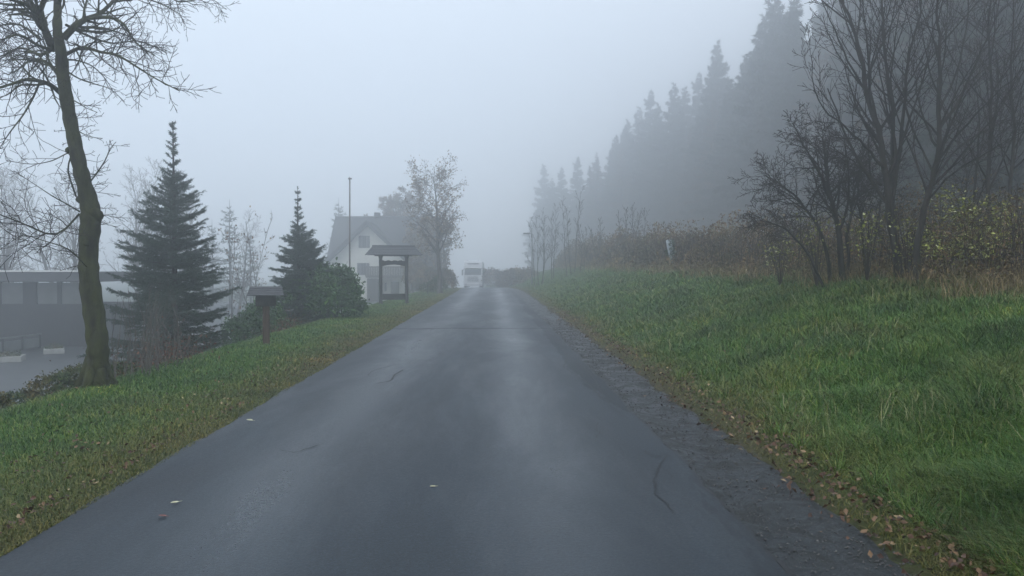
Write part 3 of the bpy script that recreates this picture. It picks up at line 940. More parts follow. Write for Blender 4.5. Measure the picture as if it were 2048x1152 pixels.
def spruce(name, label, cat, H, Rd, seed, whorl, per_m, ln, wd, loc, bare_top=.9, group=None, mat_='spruce', full=1.0, twigs=True, skirt=0.0):
    R = random.Random(seed)
    root = thing(name, label, cat, loc, group=group)
    tb, tw = MB(), MB()
    tb.tube([Vector((0, 0, -.2)), Vector((0, 0, H * .3)), Vector((R.uniform(-.02, .02) * H * .3, 0, H * .7)), Vector((0, 0, H))], [H * .014 + .01, H * .011 + .008, H * .006, .004 + H * .0005], 8)
    segs = []
    z = skirt * H + .12
    while z < H * .985:
        t = z / H
        prof = ((1 - t) ** .88 if ln > .2 else .93 * (1 - t) ** .68 * min(1, max(.30, (bare_top + .04 - t) * 4.5))) * (1.0 if t > .12 else .80 + t * 1.6)
        nb = R.randint(5, 7) if t < .9 else 4
        if t > bare_top: nb = R.randint(3, 4)
        a0 = R.uniform(0, 6.28)
        for k in range(nb):
            Lb = Rd * prof * R.uniform(.60, 1.2) * (1.0 if t < bare_top - .06 else .8) * full + (.05 * (H / 6) if ln < .2 else .05)
            if R.random() < .08: Lb *= 1.25
            az = a0 + k * 6.283 / nb + R.uniform(-.35, .35)
            rise = (-.12 if ln < .2 else -.42) + .95 * t ** 1.6 + R.uniform(-.10, .10)
            Lb *= 1 + .17 * math.sin(az * 2 + z * 2.3 + seed) * math.sin(az + z * 5.1 / max(1, H / 6)) + (.12 * math.sin(az + seed))
            p = Vector((0, 0, z + R.uniform(-.5, .5) * whorl * 1.3))
            pts = [p]
            n = max(3, int(Lb / (.16 * H / 6)))
            for j in range(n):
                cur = rise + .38 * (j / n) ** 2 + R.uniform(-.06, .06)
                dd = Vector((math.cos(az) * math.cos(cur), math.sin(az) * math.cos(cur), math.sin(cur)))
                az += R.uniform(-.08, .08)
                pts.append(pts[-1] + dd * Lb / n)
            r0 = .006 + .008 * Lb
            tb.tube(pts, [r0 * (1 - .8 * i / n) for i in range(n + 1)], 3, cap=False)
            for i in range(n):
                if i > 0 or t > .4: segs.append((pts[i], pts[i + 1]))
                if twigs:
                    for side in (-1, 1):
                        for rep in range(2):
                            q = pts[i].lerp(pts[i + 1], R.random())
                            ax = (pts[i + 1] - pts[i]).normalized()
                            sd_ = ax.cross(Vector((0, 0, 1))).normalized() * side
                            tl = Lb * (.42 - .30 * i / n) * R.uniform(.6, 1.2) + .03
                            if i == 0: tl *= .5
                            e = q + (ax * .75 + sd_ * .8 + Vector((0, 0, R.uniform(-.28, .12)))).normalized() * tl
                            segs.append((q, e))
                            if tl > .22:
                                mdp = q.lerp(e, .5)
                                for s2 in (-1, 1):
                                    e2 = mdp + ((e - q).normalized() * .8 + ax.cross(Vector((0, 0, 1))).normalized() * s2 * .5 + Vector((0, 0, R.uniform(-.3, .1)))).normalized() * tl * .4
                                    segs.append((mdp, e2))
        z += whorl * (1.15 - .35 * t if t < bare_top - .05 else 1.7) * R.uniform(.75, 1.25)
    if ln < .2: segs.append((Vector((0, 0, H * .93)), Vector((0, 0, H))))
    tr_ = tb.build('trunk', M['bark_dark'], root, smooth=True)
    cr = needles('crown', segs, per_m, ln, wd, M[mat_], root, seed=seed, sag=.08)
    return root

x_, y_ = -7.35, 18.0
z_ = gzf(x_, y_)
spruce('spruce_tree', 'large dark green spruce behind the mossy tree trunk', 'tree', 4.85 - z_, 1.55, 5, .115, 170, .055, .0058, (x_, y_, z_), bare_top=.85, group='young spruces beside the road')
x_, y_ = -6.02, 24.0
z_ = gzf(x_, y_)
spruce('spruce_tree', 'smaller spruce with a long bare leader above the rhododendron', 'tree', 4.0 - z_, 1.35, 8, .12, 150, .060, .0070, (x_, y_, z_), bare_top=.76, group='young spruces beside the road', full=.92)

# foggy conifers far left
c1 = P(465, 400, 62)
base_z = gzf(c1.x, c1.y)
far1 = spruce('fir_tree', 'pale foggy conifer outline just right of the large spruce', 'tree', c1.z - base_z, 2.0, 31, .55, 16, .34, .05, (c1.x, c1.y, base_z), group='fog veiled conifers on the left', mat_='conifer', twigs=False)
for (px, py, d, sc_, lb) in ((430, 440, 70, .95, 'low pale conifer outline nearest the large spruce, in the fog'),
                             (680, 395, 92, 1.45, 'faint tall conifer in the fog behind the left end of the house'),
                             (505, 455, 66, .8, 'small pale conifer outline left of the smaller spruce')):
    q = P(px, py, d); bz = gzf(q.x, q.y)
    hh = q.z - bz; s_ = hh / (c1.z - base_z)
    dup(far1, (q.x, q.y, bz), px * .1, s_, lb)

# the wooded hillside on the right
protos = []
for k, (H, Rd, sd_, mt) in enumerate(((20, 4.6, 41, 'conifer'), (17, 4.0, 42, 'conifer'), (21, 4.2, 43, 'conifer'), (16, 4.0, 44, 'larch'))):
    far = spruce('conifer_tree', 'x', 'tree', H, Rd, sd_, .58, 30, .36, .055, (0, 0, -50), group='conifers of the foggy hillside wood', mat_=mt, twigs=(k != 3), skirt=.04, bare_top=1.2)
    far.name = 'larch_tree' if mt == 'larch' else 'conifer_tree'
    protos.append(far)
LB_C = 'tall dark conifer of the foggy hillside wood right of the road'
LB_N = 'dark conifer close behind the bare trees at the right picture edge'
LB_L = 'brownish larch among the dark conifers of the foggy hillside wood'
R = random.Random(77)
used = [False] * 4
def place_tree(k, x, y, s, lb):
    z = gzf(x, y) - .2
    if not used[k]:
        used[k] = True
        o = protos[k]; o.location = (x, y, z); o.rotation_euler = (0, 0, R.uniform(0, 6.28)); o.scale = (s, s, s); o['label'] = lb
        return o
    return dup(protos[k], (x, y, z), R.uniform(0, 6.28), s, lb)
row = []
yv = 24.0
while yv < 168:
    edge = float(np.interp(yv, [24, 33, 50, 75, 100, 125, 150, 170], [17, 20.5, 28, 33, 33, 29, 22, 16]))
    for j in range(4):
        x = edge + j * 4.4 + R.uniform(-1.5, 1.5) 
        y = yv + R.uniform(-1.5, 1.5)
        if x / y > .85: continue
        if yv > 110 and j > 2: continue
        k = R.choice([0, 1, 2, 0, 2])
        if R.random() < .22 and yv > 34: k = 3
        s = R.choice([.55, .78, .86, .95, 1.0, 1.10]) * R.uniform(.93, 1.07) * (1 + .035 * j) * float(np.interp(yv, [24, 40, 60, 90, 125, 150, 170], [.9, 1.0, 1.14, 1.22, 1.28, 1.25, 1.15]))
        place_tree(k, x, y, s, LB_L if k == 3 else (LB_N if yv < 30 else LB_C))
    yv += 3.0 + R.uniform(-.5, .8)

for (x, y, s, k) in ((12.6, 168, 1.05, 0), (10.0, 172, .95, 1), (14.5, 166, 1.1, 2), (11.4, 178, 1.25, 2)):
    place_tree(k, x, y, s, LB_C)
# ------------------------------------------------------------------ bare and half-bare background trees
def free_tree(name, label, cat, H, r0, seed, prm_, bark, twig, loc, group=None, leaf=None, nleaf=0, lsize=.1, stems=1):
    R = random.Random(seed)
    a_, b_ = MB(), MB(); tips = []
    for s in range(stems):
        p = Vector((R.uniform(-.3, .3), R.uniform(-.3, .3), -.1)) if stems > 1 else Vector((0, 0, -.15))
        pts = [p]; d = Vector((R.uniform(-.15, .15), R.uniform(-.15, .15), 1))
        n = 12; Hs = H * (R.uniform(.75, 1.0) if s else 1.0)
        for k in range(n):
            d = (d + Vector((R.gauss(0, .05), R.gauss(0, .05), .05))).normalized()
            pts.append(pts[-1] + d * Hs / n)
        rr = [max(r0 * (1 - .93 * (k / n)), .008) for k in range(n + 1)]
        rr[0] = r0 * 1.3
        a_.tube(pts, rr, 8, cap=False)
        spawn([a_, b_], pts, rr, Hs * prm_.get('spreadk', .55), 0, R, prm_, tips, tmin=prm_['tmin0'])
    t = thing(name, label, cat, loc, group=group)
    a_.build('trunk', M[bark], t, smooth=True)
    b_.build('crown', M[twig], t)
    if leaf:
        g = np.random.default_rng(seed)
        T = np.array([tuple(q[0]) for q in tips])
        T = T[g.integers(0, len(T), nleaf)] + g.normal(0, .10, (nleaf, 3))
        flakes('leaves', T[:, 0], T[:, 1], T[:, 2], g.uniform(.6, 1.3, nleaf) * lsize, M[leaf], None, .9, t, aspect=.7)
    return t
PB = dict(seg=[.6, .45, .3, .25], gnarl=.10, up=[.05, .05, .03, .02], n=[22, 7, 5, 3], ang=(.4, .9), ratio=(.35, .6), rr=.5, rmin=.007, split=.02, levels=3, tmin=.15, tmin0=.22)
bt = free_tree('bare_tree', 'bare grey tree in the fog behind the flat roofed hall, at the left picture edge', 'tree', 8.5, .12, 51, PB, 'bark_grey', 'twig_pale', (-27.5, 44, -2), 'bare trees behind the flat roofed hall')
bt2 = free_tree('bare_tree', 'rounded bare tree with dense pale twigs between the mossy trunk and the large spruce', 'tree', 8.6, .13, 52, PB, 'bark_grey', 'twig_pale', (-20.6, 45, -2), 'bare trees behind the flat roofed hall')
LBH = 'bare grey tree in the foggy row behind the flat roofed hall'
for (x, y, k, s) in ((-31, 47, 1, .95), (-25.6, 41.5, 1, .9), (-24.2, 46, 0, 1.0), (-22.8, 42, 0, .88), (-29.4, 41, 0, .9), (-27.4, 50, 1, 1.1), (-22.0, 49, 0, 1.05), (-18.4, 47, 0, .85), (-33, 52, 0, 1.15), (-19.5, 52, 1, 1.0), (-16.5, 50, 1, .75), (-24.6, 53, 1, 1.12)):
    dup((bt, bt2)[k], (x, y, float(lotz(y))), R.uniform(0, 6.28), s, LBH)

# leafy foggy trees by the house and the road
PL = dict(PB); PL.update(n=[26, 8, 5, 3], rmin=.008, tmin0=.30, ang=(.5, 1.0), spreadk=.68, up=[.02, .0, -.01, -.04])
free_tree('autumn_tree', 'tree with sparse withered leaves standing left of the road before the truck', 'tree', 7.6, .16, 61, PL, 'bark_grey', 'twig', (-3.35, 48, -.05), leaf='leaf_brown', nleaf=3000, lsize=.12)
q = P(785, 372, 84)
PL.update(n=[20, 8, 6, 3], spreadk=.95, ang=(.7, 1.25), tmin0=.38)
free_tree('autumn_tree', 'broad round foggy tree rising behind the house roof', 'tree', (q.z + 1.6) * .85, .22, 62, PL, 'bark_grey', 'twig', (q.x, 86, -1.6), leaf='leaf_dull', nleaf=13000, lsize=.22)
q = P(828, 420, 74)
free_tree('autumn_tree', 'low foggy autumn tree in front of the right end of the house', 'tree', 7.0, .16, 63, PL, 'bark_grey', 'twig', (P(842, 420, 70).x, 69, -1.5), leaf='leaf_dull', nleaf=4500, lsize=.24)

# thin saplings between the spruces
PS = dict(PB); PS.update(seg=[.3, .2, .15, .1], n=[9, 3, 2, 1], rmin=.004, ang=(.3, .6), tmin0=.3, levels=2, spreadk=.3, split=.012)
GS = 'thin saplings between the two spruces'
for i, (px, py, d, lb) in enumerate(((462, 455, 27, 'thin sapling just right of the large spruce'), (490, 420, 28, 'thin sapling midway between the two spruces'),
                                     (522, 445, 27, 'thin sapling with few leaves left of the smaller spruce'), (541, 432, 26, 'thin sapling with an orange leaf at its tip'))):
    q = P(px, py, d); bz = gzf(q.x, q.y)
    s_ = free_tree('sapling', lb, 'sapling', q.z - bz, .022, 70 + i, PS, 'bark_grey', 'twig', (q.x, q.y, bz), GS, 'leaf_brown', 34, .10)
# saplings on the right bank in the fog
PR = dict(PS); PR.update(n=[12, 4, 2, 1], rmin=.007, levels=3, spreadk=.42, up=[.08, .08, .05, .03])
GR = 'bare saplings in the fog on the right bank'
spots = [(1074, 438, 56, 1, 'thin bare sapling beside the street lamp'), (1090, 430, 54, 1, 'thin bare sapling in the fog, second to the right of the street lamp'),
         (1108, 415, 55, 1, 'slender bare sapling left of the tallest sapling on the foggy bank'), (1142, 378, 52, 2, 'tallest bare sapling on the foggy bank between street lamp and post'),
         (1160, 440, 50, 1, 'bare sapling close right of the tallest sapling on the foggy bank'), (1190, 435, 50, 1, 'low bare sapling above the brown hedge end'),
         (1255, 415, 46, 1, 'bare sapling behind the brown hedge, left one of two'), (1275, 408, 47, 2, 'bare sapling behind the brown hedge, right one of two')]
for i, (px, py, d, st, lb) in enumerate(spots):
    q = P(px, py, d)
    bz = gzf(q.x, q.y)
    free_tree('sapling', lb, 'sapling', q.z - bz, .035, 90 + i, PR, 'bark_grey', 'twig', (q.x, q.y, bz), GR, stems=st + 1)

# ------------------------------------------------------------------ leafy bushes
def bush(name, label, cat, blobs, m, nleaf, lsize, loc, seed, stem_mat='bark_dark', group=None, aspect=.4, flat=.7):
    """blobs: (x, y, z, rx, ry, rz) lobes; leaves in rosettes over and inside the lobes"""
    g = np.random.default_rng(seed); R = random.Random(seed)
    t = thing(name, label, cat, loc, group=group)
    vol = np.array([b[3] * b[4] + b[4] * b[5] + b[3] * b[5] for b in blobs]); vol /= vol.sum()
    k = g.choice(len(blobs), nleaf // 7, p=vol)
    B = np.array(blobs)
    d = g.normal(0, 1, (len(k), 3)); d /= np.linalg.norm(d, axis=1)[:, None]
    d[:, 2] = np.where(d[:, 2] < -.5, -d[:, 2], d[:, 2])
    rad = 1 - np.abs(g.normal(0, .16, len(k))) + .10 * np.sin(d[:, 0] * 9) * np.sin(d[:, 2] * 8 + d[:, 1] * 7)
    C_ = B[k, :3] + d * B[k, 3:] * rad[:, None]
    C_ = np.repeat(C_, 7, axis=0) + g.normal(0, lsize * .55, (len(C_) * 7, 3))
    C_ = C_[C_[:, 2] > -.25]
    flakes('leaves', C_[:, 0], C_[:, 1], C_[:, 2], g.uniform(.6, 1.2, len(C_)) * lsize, m, None, flat, t, aspect=aspect)
    mb = MB()
    for b in blobs:
        for s in range(3):
            p1 = Vector((b[0] + R.uniform(-.6, .6) * b[3], b[1] + R.uniform(-.6, .6) * b[4], b[2] + R.uniform(-.1, .5) * b[5]))
            p0 = Vector((b[0] * .4 + R.uniform(-.1, .1), b[1] * .4, -.15))
            mdp = p0.lerp(p1, .5) + Vector((R.uniform(-.1, .1), R.uniform(-.1, .1), .05))
            mb.tube([p0, mdp, p1], [.025, .016, .006], 5, cap=False)
    mb.build('stems', M[stem_mat], t)
    return t
x_, y_ = -5.0, 24.0; z_ = gzf(x_, y_)
bush('rhododendron_bush', 'big green rhododendron between the smaller spruce and the roofed notice frame', 'bush',
     [(-.1, 0, .55, .6, .7, .6), (.28, .1, 1.12, .38, .45, .36), (-.45, .2, 1.15, .42, .5, .42), (.62, -.1, .72, .30, .4, .30), (.15, -.5, .35, .7, .5, .45), (-.9, -.2, .55, .5, .55, .6), (.80, .0, .22, .22, .3, .26), (-.1, -.3, .95, .3, .3, .3)],
     M['rhodo'], 8200, .17, (x_, y_, z_ + .05), 101)
x_, y_ = -6.6, 21.5; z_ = gzf(x_, y_)
bush('rhododendron_bush', 'dark rhododendron behind the small roofed trail post, left of the smaller spruce', 'bush',
     [(0, 0, .55, .6, .6, .75), (-.55, .2, .45, .42, .5, .55), (.55, -.1, .55, .55, .5, .6), (.95, .1, .4, .5, .5, .5), (.2, .3, 1.0, .5, .4, .55)],
     M['rhodo'], 9000, .12, (x_, y_, z_), 102)
x_, y_ = -6.1, 11.6; z_ = gzf(x_, y_)
bush('low_bush', 'low green and rusty bush on the slope left of the mossy trunk', 'bush',
     [(0, 0, .20, .45, .5, .34), (-.5, .1, .10, .4, .5, .28), (.5, .1, .25, .4, .4, .32), (-.9, .0, -.05, .35, .4, .22)],
     M['hedge'], 6500, .055, (x_, y_, z_ + .06), 103, aspect=.6)
x_, y_ = -6.05, 9.3; z_ = gzf(x_, y_)
bush('low_bush', 'dark low bush cut by the left picture edge', 'bush', [(0, 0, .22, .35, .4, .3), (-.4, .1, .2, .35, .4, .3)], M['hedge'], 2600, .055, (x_, y_, z_), 104, aspect=.6)
x_, y_ = -3.65, 50; z_ = gzf(x_, y_)
bush('low_bush', 'dark bush around the foot of the leafy tree at the roadside', 'bush', [(0, 0, .25, .7, .6, .5), (-.7, 0, .1, .5, .5, .35), (.1, 0, .6, .4, .4, .4)], M['hedge'], 2600, .12, (x_, y_, z_ + .1), 105)
bush('roadside_hedge', 'brown foggy hedge between the leafy tree and the truck', 'hedge', [(0, 0, .6, 1.0, .8, .9), (-1.3, 0, .7, 1.1, .9, .9), (-2.4, 3, 1.0, 1.2, 1, 1.0)], M['bramble'], 9000, .22, (-4.0, 62, float(zroad(62))), 106)
bush('roadside_hedge', 'brown foggy hedge right of the road beyond the truck', 'hedge', [(0, 0, .7, 1.3, 1.6, 1.3), (-.8, 7, .5, 1.2, 1.6, 1.3), (-2.4, 16, .6, 1.2, 1.9, 1.4), (1.2, -4, .7, 1.2, 1.8, 1.3), (-4.4, 26, .7, 1.6, 2, 1.5)], M['bramble'], 12000, .26, (2.2, 82, float(zroad(82))), 107)

# brown bramble mass along the crest of the right bank: nobody could count the canes
n = 62000
t = rg.uniform(0, 1, n)
y = 8.5 * (80 / 8.5) ** t
u = 6.9 + np.abs(rg.normal(0, 1.3, n)) + rg.uniform(-.5, .3, n)
hmax = (1.0 + .32 * np.sin(y * .55) + .25 * np.sin(y * 1.7 + u) + .012 * (y - 10)) * np.clip((u - 6.3) / 1.3, .15, 1.1)
hmax = np.where(y > 46, hmax * 1.05, hmax)
zt = hmax * rg.uniform(0, 1, n) ** .8
x = u + shift(y)
keep = x / y < .75
x, y, zt = x[keep], y[keep], zt[keep]
flakes('bramble_thicket', x, y, gz(x, y) + zt, rg.uniform(.035, .085, len(x)) * np.clip(y / 14, 1, 3.2), M['bramble'], 'brown withered bramble thicket along the top of the right bank', .8, aspect=.35)
mbc = MB(); R = random.Random(9)
for k in range(2600):
    y = 8.5 * (75 / 8.5) ** R.random()
    u = 6.8 + abs(R.gauss(0, 1.2)); x = u + float(shift(y))
    if x / y > .75: continue
    z = gzf(x, y); hh = R.uniform(.5, 1.35); a = R.uniform(0, 6.28); l = R.uniform(.1, .9)
    r0 = .004 * max(1, y / 12)
    mbc.tube([Vector((x, y, z - .03)), Vector((x + math.cos(a) * l * .25, y + math.sin(a) * l * .25, z + hh * .6)), Vector((x + math.cos(a) * l * .65, y + math.sin(a) * l * .65, z + hh)), Vector((x + math.cos(a) * l * 1.2, y + math.sin(a) * l * 1.2, z + hh * .8))], [r0, r0 * .8, r0 * .6, r0 * .3], 3, cap=False)
tag(mbc.build('bramble_canes', M['twig']), 'thin bare canes sticking out of the bramble thicket', kind='stuff')

# yellow-green bushes in it
def cane_bush(label, px, py, d, w, seed, n=500, ls=.055):
    q = P(px, py, d); bz = gzf(q.x, q.y); H = max(.5, q.z - bz)
    R = random.Random(seed); mb = MB(); pts = []
    for k in range(16):
        a = R.uniform(0, 6.28); l = R.uniform(.3, 1.0) * w
        hh = H * R.uniform(.55, 1.0)
        p = [Vector((0, 0, -.05)), Vector((math.cos(a) * l * .3, math.sin(a) * l * .3, hh * .6)), Vector((math.cos(a) * l * .7, math.sin(a) * l * .7, hh)), Vector((math.cos(a) * l * 1.15, math.sin(a) * l * 1.15, hh * .85))]
        p = smooth_path(p, 4)
        mb.tube(p, [.007 * (1 - .7 * i / (len(p) - 1)) for i in range(len(p))], 4, cap=False)
        pts += p[4:]
    t = thing('bramble_bush', label, 'bush', (q.x, q.y, bz), group='yellow leaved bushes on the right bank')
    mb.build('stems', M['twig'], t)
    g = np.random.default_rng(seed)
    T = np.array([tuple(v) for v in pts]); T = T[g.integers(0, len(T), n)] + g.normal(0, .07, (n, 3))
    flakes('leaves', T[:, 0], T[:, 1], T[:, 2], g.uniform(.5, 1.4, n) * ls, M['leaf_yellow'], None, .5, t, aspect=.7)
cane_bush('tall yellow leaved bush near the right picture edge, behind the slim stems', 1960, 375, 12.2, .65, 201, 900, .055)
cane_bush('yellow leaved bush at the right picture edge, higher than its neighbours', 2035, 390, 11.5, .4, 202, 520, .055)
cane_bush('low wide yellow leaved bush under the tree with the straight main stem', 1905, 455, 12.0, .7, 203, 600, .05)
cane_bush('small yellow leaved bush left of the forked tree trunk', 1742, 425, 13.0, .4, 204, 240, .05)
cane_bush('thin yellow leaved bush under the dense dark shrub', 1640, 430, 14.5, .6, 205, 320)
cane_bush('low yellow leaved bush between the two tall tree trunks', 1825, 428, 12.4, .45, 206, 240, .05)
cane_bush('sparse yellowish bush at the left end of the near thicket', 1565, 470, 16.0, .5, 207, 180)
cane_bush('low yellow green bush at the right picture edge, just above the grass', 1990, 460, 11.2, .6, 208, 420, .05)

# reddish dry weeds near the mossy trunk and along the slope
n = 2600
cx = rg.choice([-5.35, -6.2, -5.6], n, p=[.45, .25, .3]); cy = np.select([cx == -5.35, cx == -6.2], [12.6, 11.8], 20.5)
x = cx + rg.normal(0, .28, n); y = cy + rg.normal(0, .7, n)
flakes('dry_weeds', x, y, gz(x, y) + np.abs(rg.normal(0, .22, n)), rg.uniform(.03, .08, n), M['weed_red'], 'reddish brown dry weeds beside the mossy trunk', .9, aspect=.3)
mb = MB()
for k in range(60):
    bx = -4.7 - R.random() * .6; by = 10.6 + R.random() * 1.8; bz = gzf(bx, by)
    hh = R.uniform(.5, 1.3)
    mb.tube([Vector((bx, by, bz - .05)), Vector((bx + R.uniform(-.1, .1), by, bz + hh * .5)), Vector((bx + R.uniform(-.25, .25), by + R.uniform(-.2, .2), bz + hh))], [.006, .005, .002], 4, cap=False)
tag(mb.build('dry_stalks', M['twig_pale']), 'thin pale dry stalks behind the mossy trunk', kind='stuff')

# ------------------------------------------------------------------ the roofed notice frame
def rotz(a): return Matrix.Rotation(a, 3, 'Z')
bx, by = -4.33, 33.6
bz = gzf(bx, by)
t = thing('notice_frame', 'roofed wooden notice frame with open middle on the left verge', 'notice board', (bx, by, bz), math.radians(20))
hw = .57
for s, ex in ((-1, -.05), (1, .02)):
    mb = MB(); mb.box(s * hw, 0, 1.02 + ex / 2, .13, .13, 2.24 - ex, bev=.012)
    mb.box(s * hw, 0, .02, .17, .17, .10, bev=.01)
    mb.build('post', M['wood'], t)
MB().box(0, 0, .30, 2 * hw + .14, .06, .26, bev=.01).build('bottom_board', M['wood'], t)
mb = MB()
k = 14
lo = [(-hw + 2 * hw * i / k, 1.60 + .09 * math.sin(math.pi * i / k)) for i in range(k + 1)]
hi = [(x, 1.86 + .02 * math.sin(i * 1.9)) for i, (x, _) in enumerate(lo)]
mb.prism(lo + hi[::-1], -.035, .035)
mb.build('carved_crossbeam', M['wood'], t)
mb = MB(); mb.box(0, 0, 2.10, 2 * hw + .5, .10, .10, bev=.01)
mb.build('top_beam', M['wood'], t)
mb = MB()
for s in (-1, 1):       # two hipped shingle slopes, in courses
    for c in range(5):
        f0, f1 = c / 5, (c + 1) / 5
        x0, x1 = 1.15 - .24 * f0, 1.15 - .24 * f1
        y0, y1 = .52 * (1 - f0), .52 * (1 - f1)
        z0, z1 = 2.10 + .38 * f0, 2.10 + .38 * f1
        o_ = .022
        mb.raw([(-x0, s * y0, z0 + o_), (x0, s * y0, z0 + o_), (x1, s * y1, z1 + .004), (-x1, s * y1, z1 + .004),
                (-x0, s * y0, z0), (x0, s * y0, z0), (x1, s * y1, z1 - .018), (-x1, s * y1, z1 - .018)],
               [(0, 1, 2, 3), (7, 6, 5, 4), (0, 4, 5, 1), (1, 5, 6, 2), (3, 2, 6, 7), (0, 3, 7, 4)])
mb.raw([(-1.15, -.5, 2.095), (-1.15, .5, 2.095), (-.93, 0, 2.47)], [(0, 1, 2)])
mb.raw([(1.15, -.5, 2.095), (1.15, .5, 2.095), (.93, 0, 2.47)], [(0, 2, 1)])
mb.tube([Vector((-.93, 0, 2.49)), Vector((.93, 0, 2.49))], [.04, .04], 6)
mb.build('roof', M['shingle'], t)
for s in (-1, 1):
    mb = MB()
    for w in (-1, 1):
        a = Vector((s * hw, w * .04, 1.86)); b = Vector((s * hw, w * .44, 2.12))
        mb.tube([a, b], [.035, .035], 4)
    mb.build('brace', M['wood'], t)

# ---- small roofed trail post
bx, by = P(535, 690, 15.2).x, 15.2
bz = gzf(bx, by)
t = thing('trail_sign', 'small roofed sign box on a brown post in front of the smaller spruce', 'trail sign', (bx, by, bz), math.radians(14))
top = P(535, 573, 15.2).z - bz
mb = MB(); mb.box(0, 0, top * .38, .13, .12, top * .80, bev=.012); mb.build('post', M['wood_brown'], t)
mb = MB(); mb.box(0, .0, top - .27, .34, .16, .18, bev=.01); mb.box(0, -.085, top - .27, .38, .02, .22, bev=.005); mb.build('box', M['wood'], t)
mb = MB()
for c in range(4):
    f0, f1 = c / 4, (c + 1) / 4
    for s in (-1, 1):
        y0, y1 = s * .26 * (1 - f0), s * .26 * (1 - f1)
        z0, z1 = top - .17 + .17 * f0, top - .17 + .17 * f1
        x0 = .34 - .045 * f0; x1 = .34 - .045 * f1
        mb.raw([(-x0, y0, z0 + .014), (x0, y0, z0 + .014), (x1, y1, z1 + .004), (-x1, y1, z1 + .004), (-x0, y0, z0), (x0, y0, z0), (x1, y1, z1 - .01), (-x1, y1, z1 - .01)],
               [(0, 1, 2, 3), (7, 6, 5, 4), (0, 4, 5, 1), (1, 5, 6, 2), (3, 2, 6, 7), (0, 3, 7, 4)])
mb.build('roof', M['shingle'], t)

# ---- the mast
q = P(701, 360, 36); bz = gzf(q.x, q.y)
t = thing('flagpole', 'tall thin bare flagpole in front of the house', 'flagpole', (q.x, q.y, bz))
Hm = q.z - bz
MB().tube([Vector((0, 0, -.1)), Vector((0, 0, Hm * .5)), Vector((.02, 0, Hm))], [.045, .038, .03], 10).build('pole', M['mast'], t, smooth=True)
mb = MB(); mb.box(.03, 0, Hm + .03, .16, .08, .07, bev=.01); mb.tube([Vector((0, 0, Hm)), Vector((0, 0, Hm + .12))], [.02, .008], 6)
mb.build('cap', M['mast'], t)
MB().box(0, 0, .08, .28, .28, .2, bev=.02).build('footing', M['fascia'], t)

# ---- street lamp in the fog, right of the road
bx, by = P(1064, 560, 60).x, 60.0
bz = gzf(bx, by)
Hl = P(1064, 467, 60).z - bz
t = thing('street_lamp', 'thin street lamp with a flat head on the foggy right bank', 'street lamp', (bx, by, bz))
MB().tube([Vector((0, 0, -.1)), Vector((0, 0, Hl * .3)), Vector((0, 0, Hl))], [.08, .06, .045], 10).build('pole', M['metal'], t, smooth=True)
mb = MB(); mb.tube([Vector((0, 0, Hl - .06)), Vector((-.15, 0, Hl)), Vector((-.28, 0, Hl + .01))], [.035, .03, .03], 6)
mb.build('arm', M['metal'], t)
mb = MB(); mb.box(-.42, 0, Hl + .01, .52, .24, .10, bev=.035); hd = mb.build('lamp_head', M['metal'], t)
MB().box(-.42, 0, Hl - .05, .36, .17, .02, bev=.006).build('lens', M['chrome'], hd)

# ---- leaning whitish post with ivy
q0 = P(1345, 545, 30.0); bx, by = q0.x, 30.0; bz = gzf(bx, by)
t = thing('marker_post', 'leaning whitish post overgrown with ivy on the crest of the right bank', 'post', (bx, by, bz))
Hp = P(1338, 479, 30).z - bz
mb = MB()
mb.tube([Vector((.02, 0, -.1)), Vector((0, 0, Hp * .4)), Vector((-.09, 0, Hp * .8)), Vector((-.12, 0, Hp * .97)), Vector((-.12, 0, Hp))], [.10, .10, .11, .11, .05], 9)
mb.build('shaft', M['post'], t, smooth=True)
n = 520
zz = rg.uniform(0, 1, n) * Hp; aa = rg.uniform(0, 6.28, n)
keep = (np.cos(aa) > -.35) | ((zz > Hp * .42) & (zz < Hp * .62)) | (zz < Hp * .25)
zz, aa = zz[keep], aa[keep]
rr = .12 + rg.uniform(0, .10, len(zz)) + .25 * np.clip(.25 - zz / Hp, 0, 1)
flakes('ivy', -.11 * zz / Hp + np.cos(aa) * rr, np.sin(aa) * rr, zz, rg.uniform(.05, .11, len(zz)), M['ivy'], None, .8, t, aspect=.8)
# old fence stakes in the thicket
for i, (px, pt, pb, d, lb) in enumerate(((1388, 478, 535, 28, 'short dark stake in the thicket, right beside the whitish post'),
                                         (1438, 482, 535, 26.5, 'dark stake in the thicket between the whitish post and the third stake'),
                                         (1510, 475, 525, 24.0, 'thicker dark stake at the grass edge right of the whitish post'))):
    q = P(px, pb, d); bz = gzf(q.x, q.y); hh = P(px, pt, d).z - bz
    o = MB().tube([Vector((0, 0, -.1)), Vector((.01, 0, hh * .5)), Vector((.02 * (i - 1), 0, hh * .96)), Vector((.02 * (i - 1), 0, hh))], [.05 + .012 * i, .048 + .01 * i, .045 + .008 * i, .02], 7).build('fence_stake', M['timber'], smooth=True)
    o.location = (q.x, q.y, bz)
    tag(o, lb, 'stake', 'old stakes in the bramble thicket')

# ------------------------------------------------------------------ the house
DH = 78.0
def HP(px, py, d=DH): return P(px, py, d)
hx = lambda px: (px - VX) / F_PX * DH
hz = lambda py: EYE - (py - VY) / F_PX * DH
gzh = -1.65
root = thing('house', 'cream house with steep dark roof and gable in the fog', 'house', (0, 0, 0))
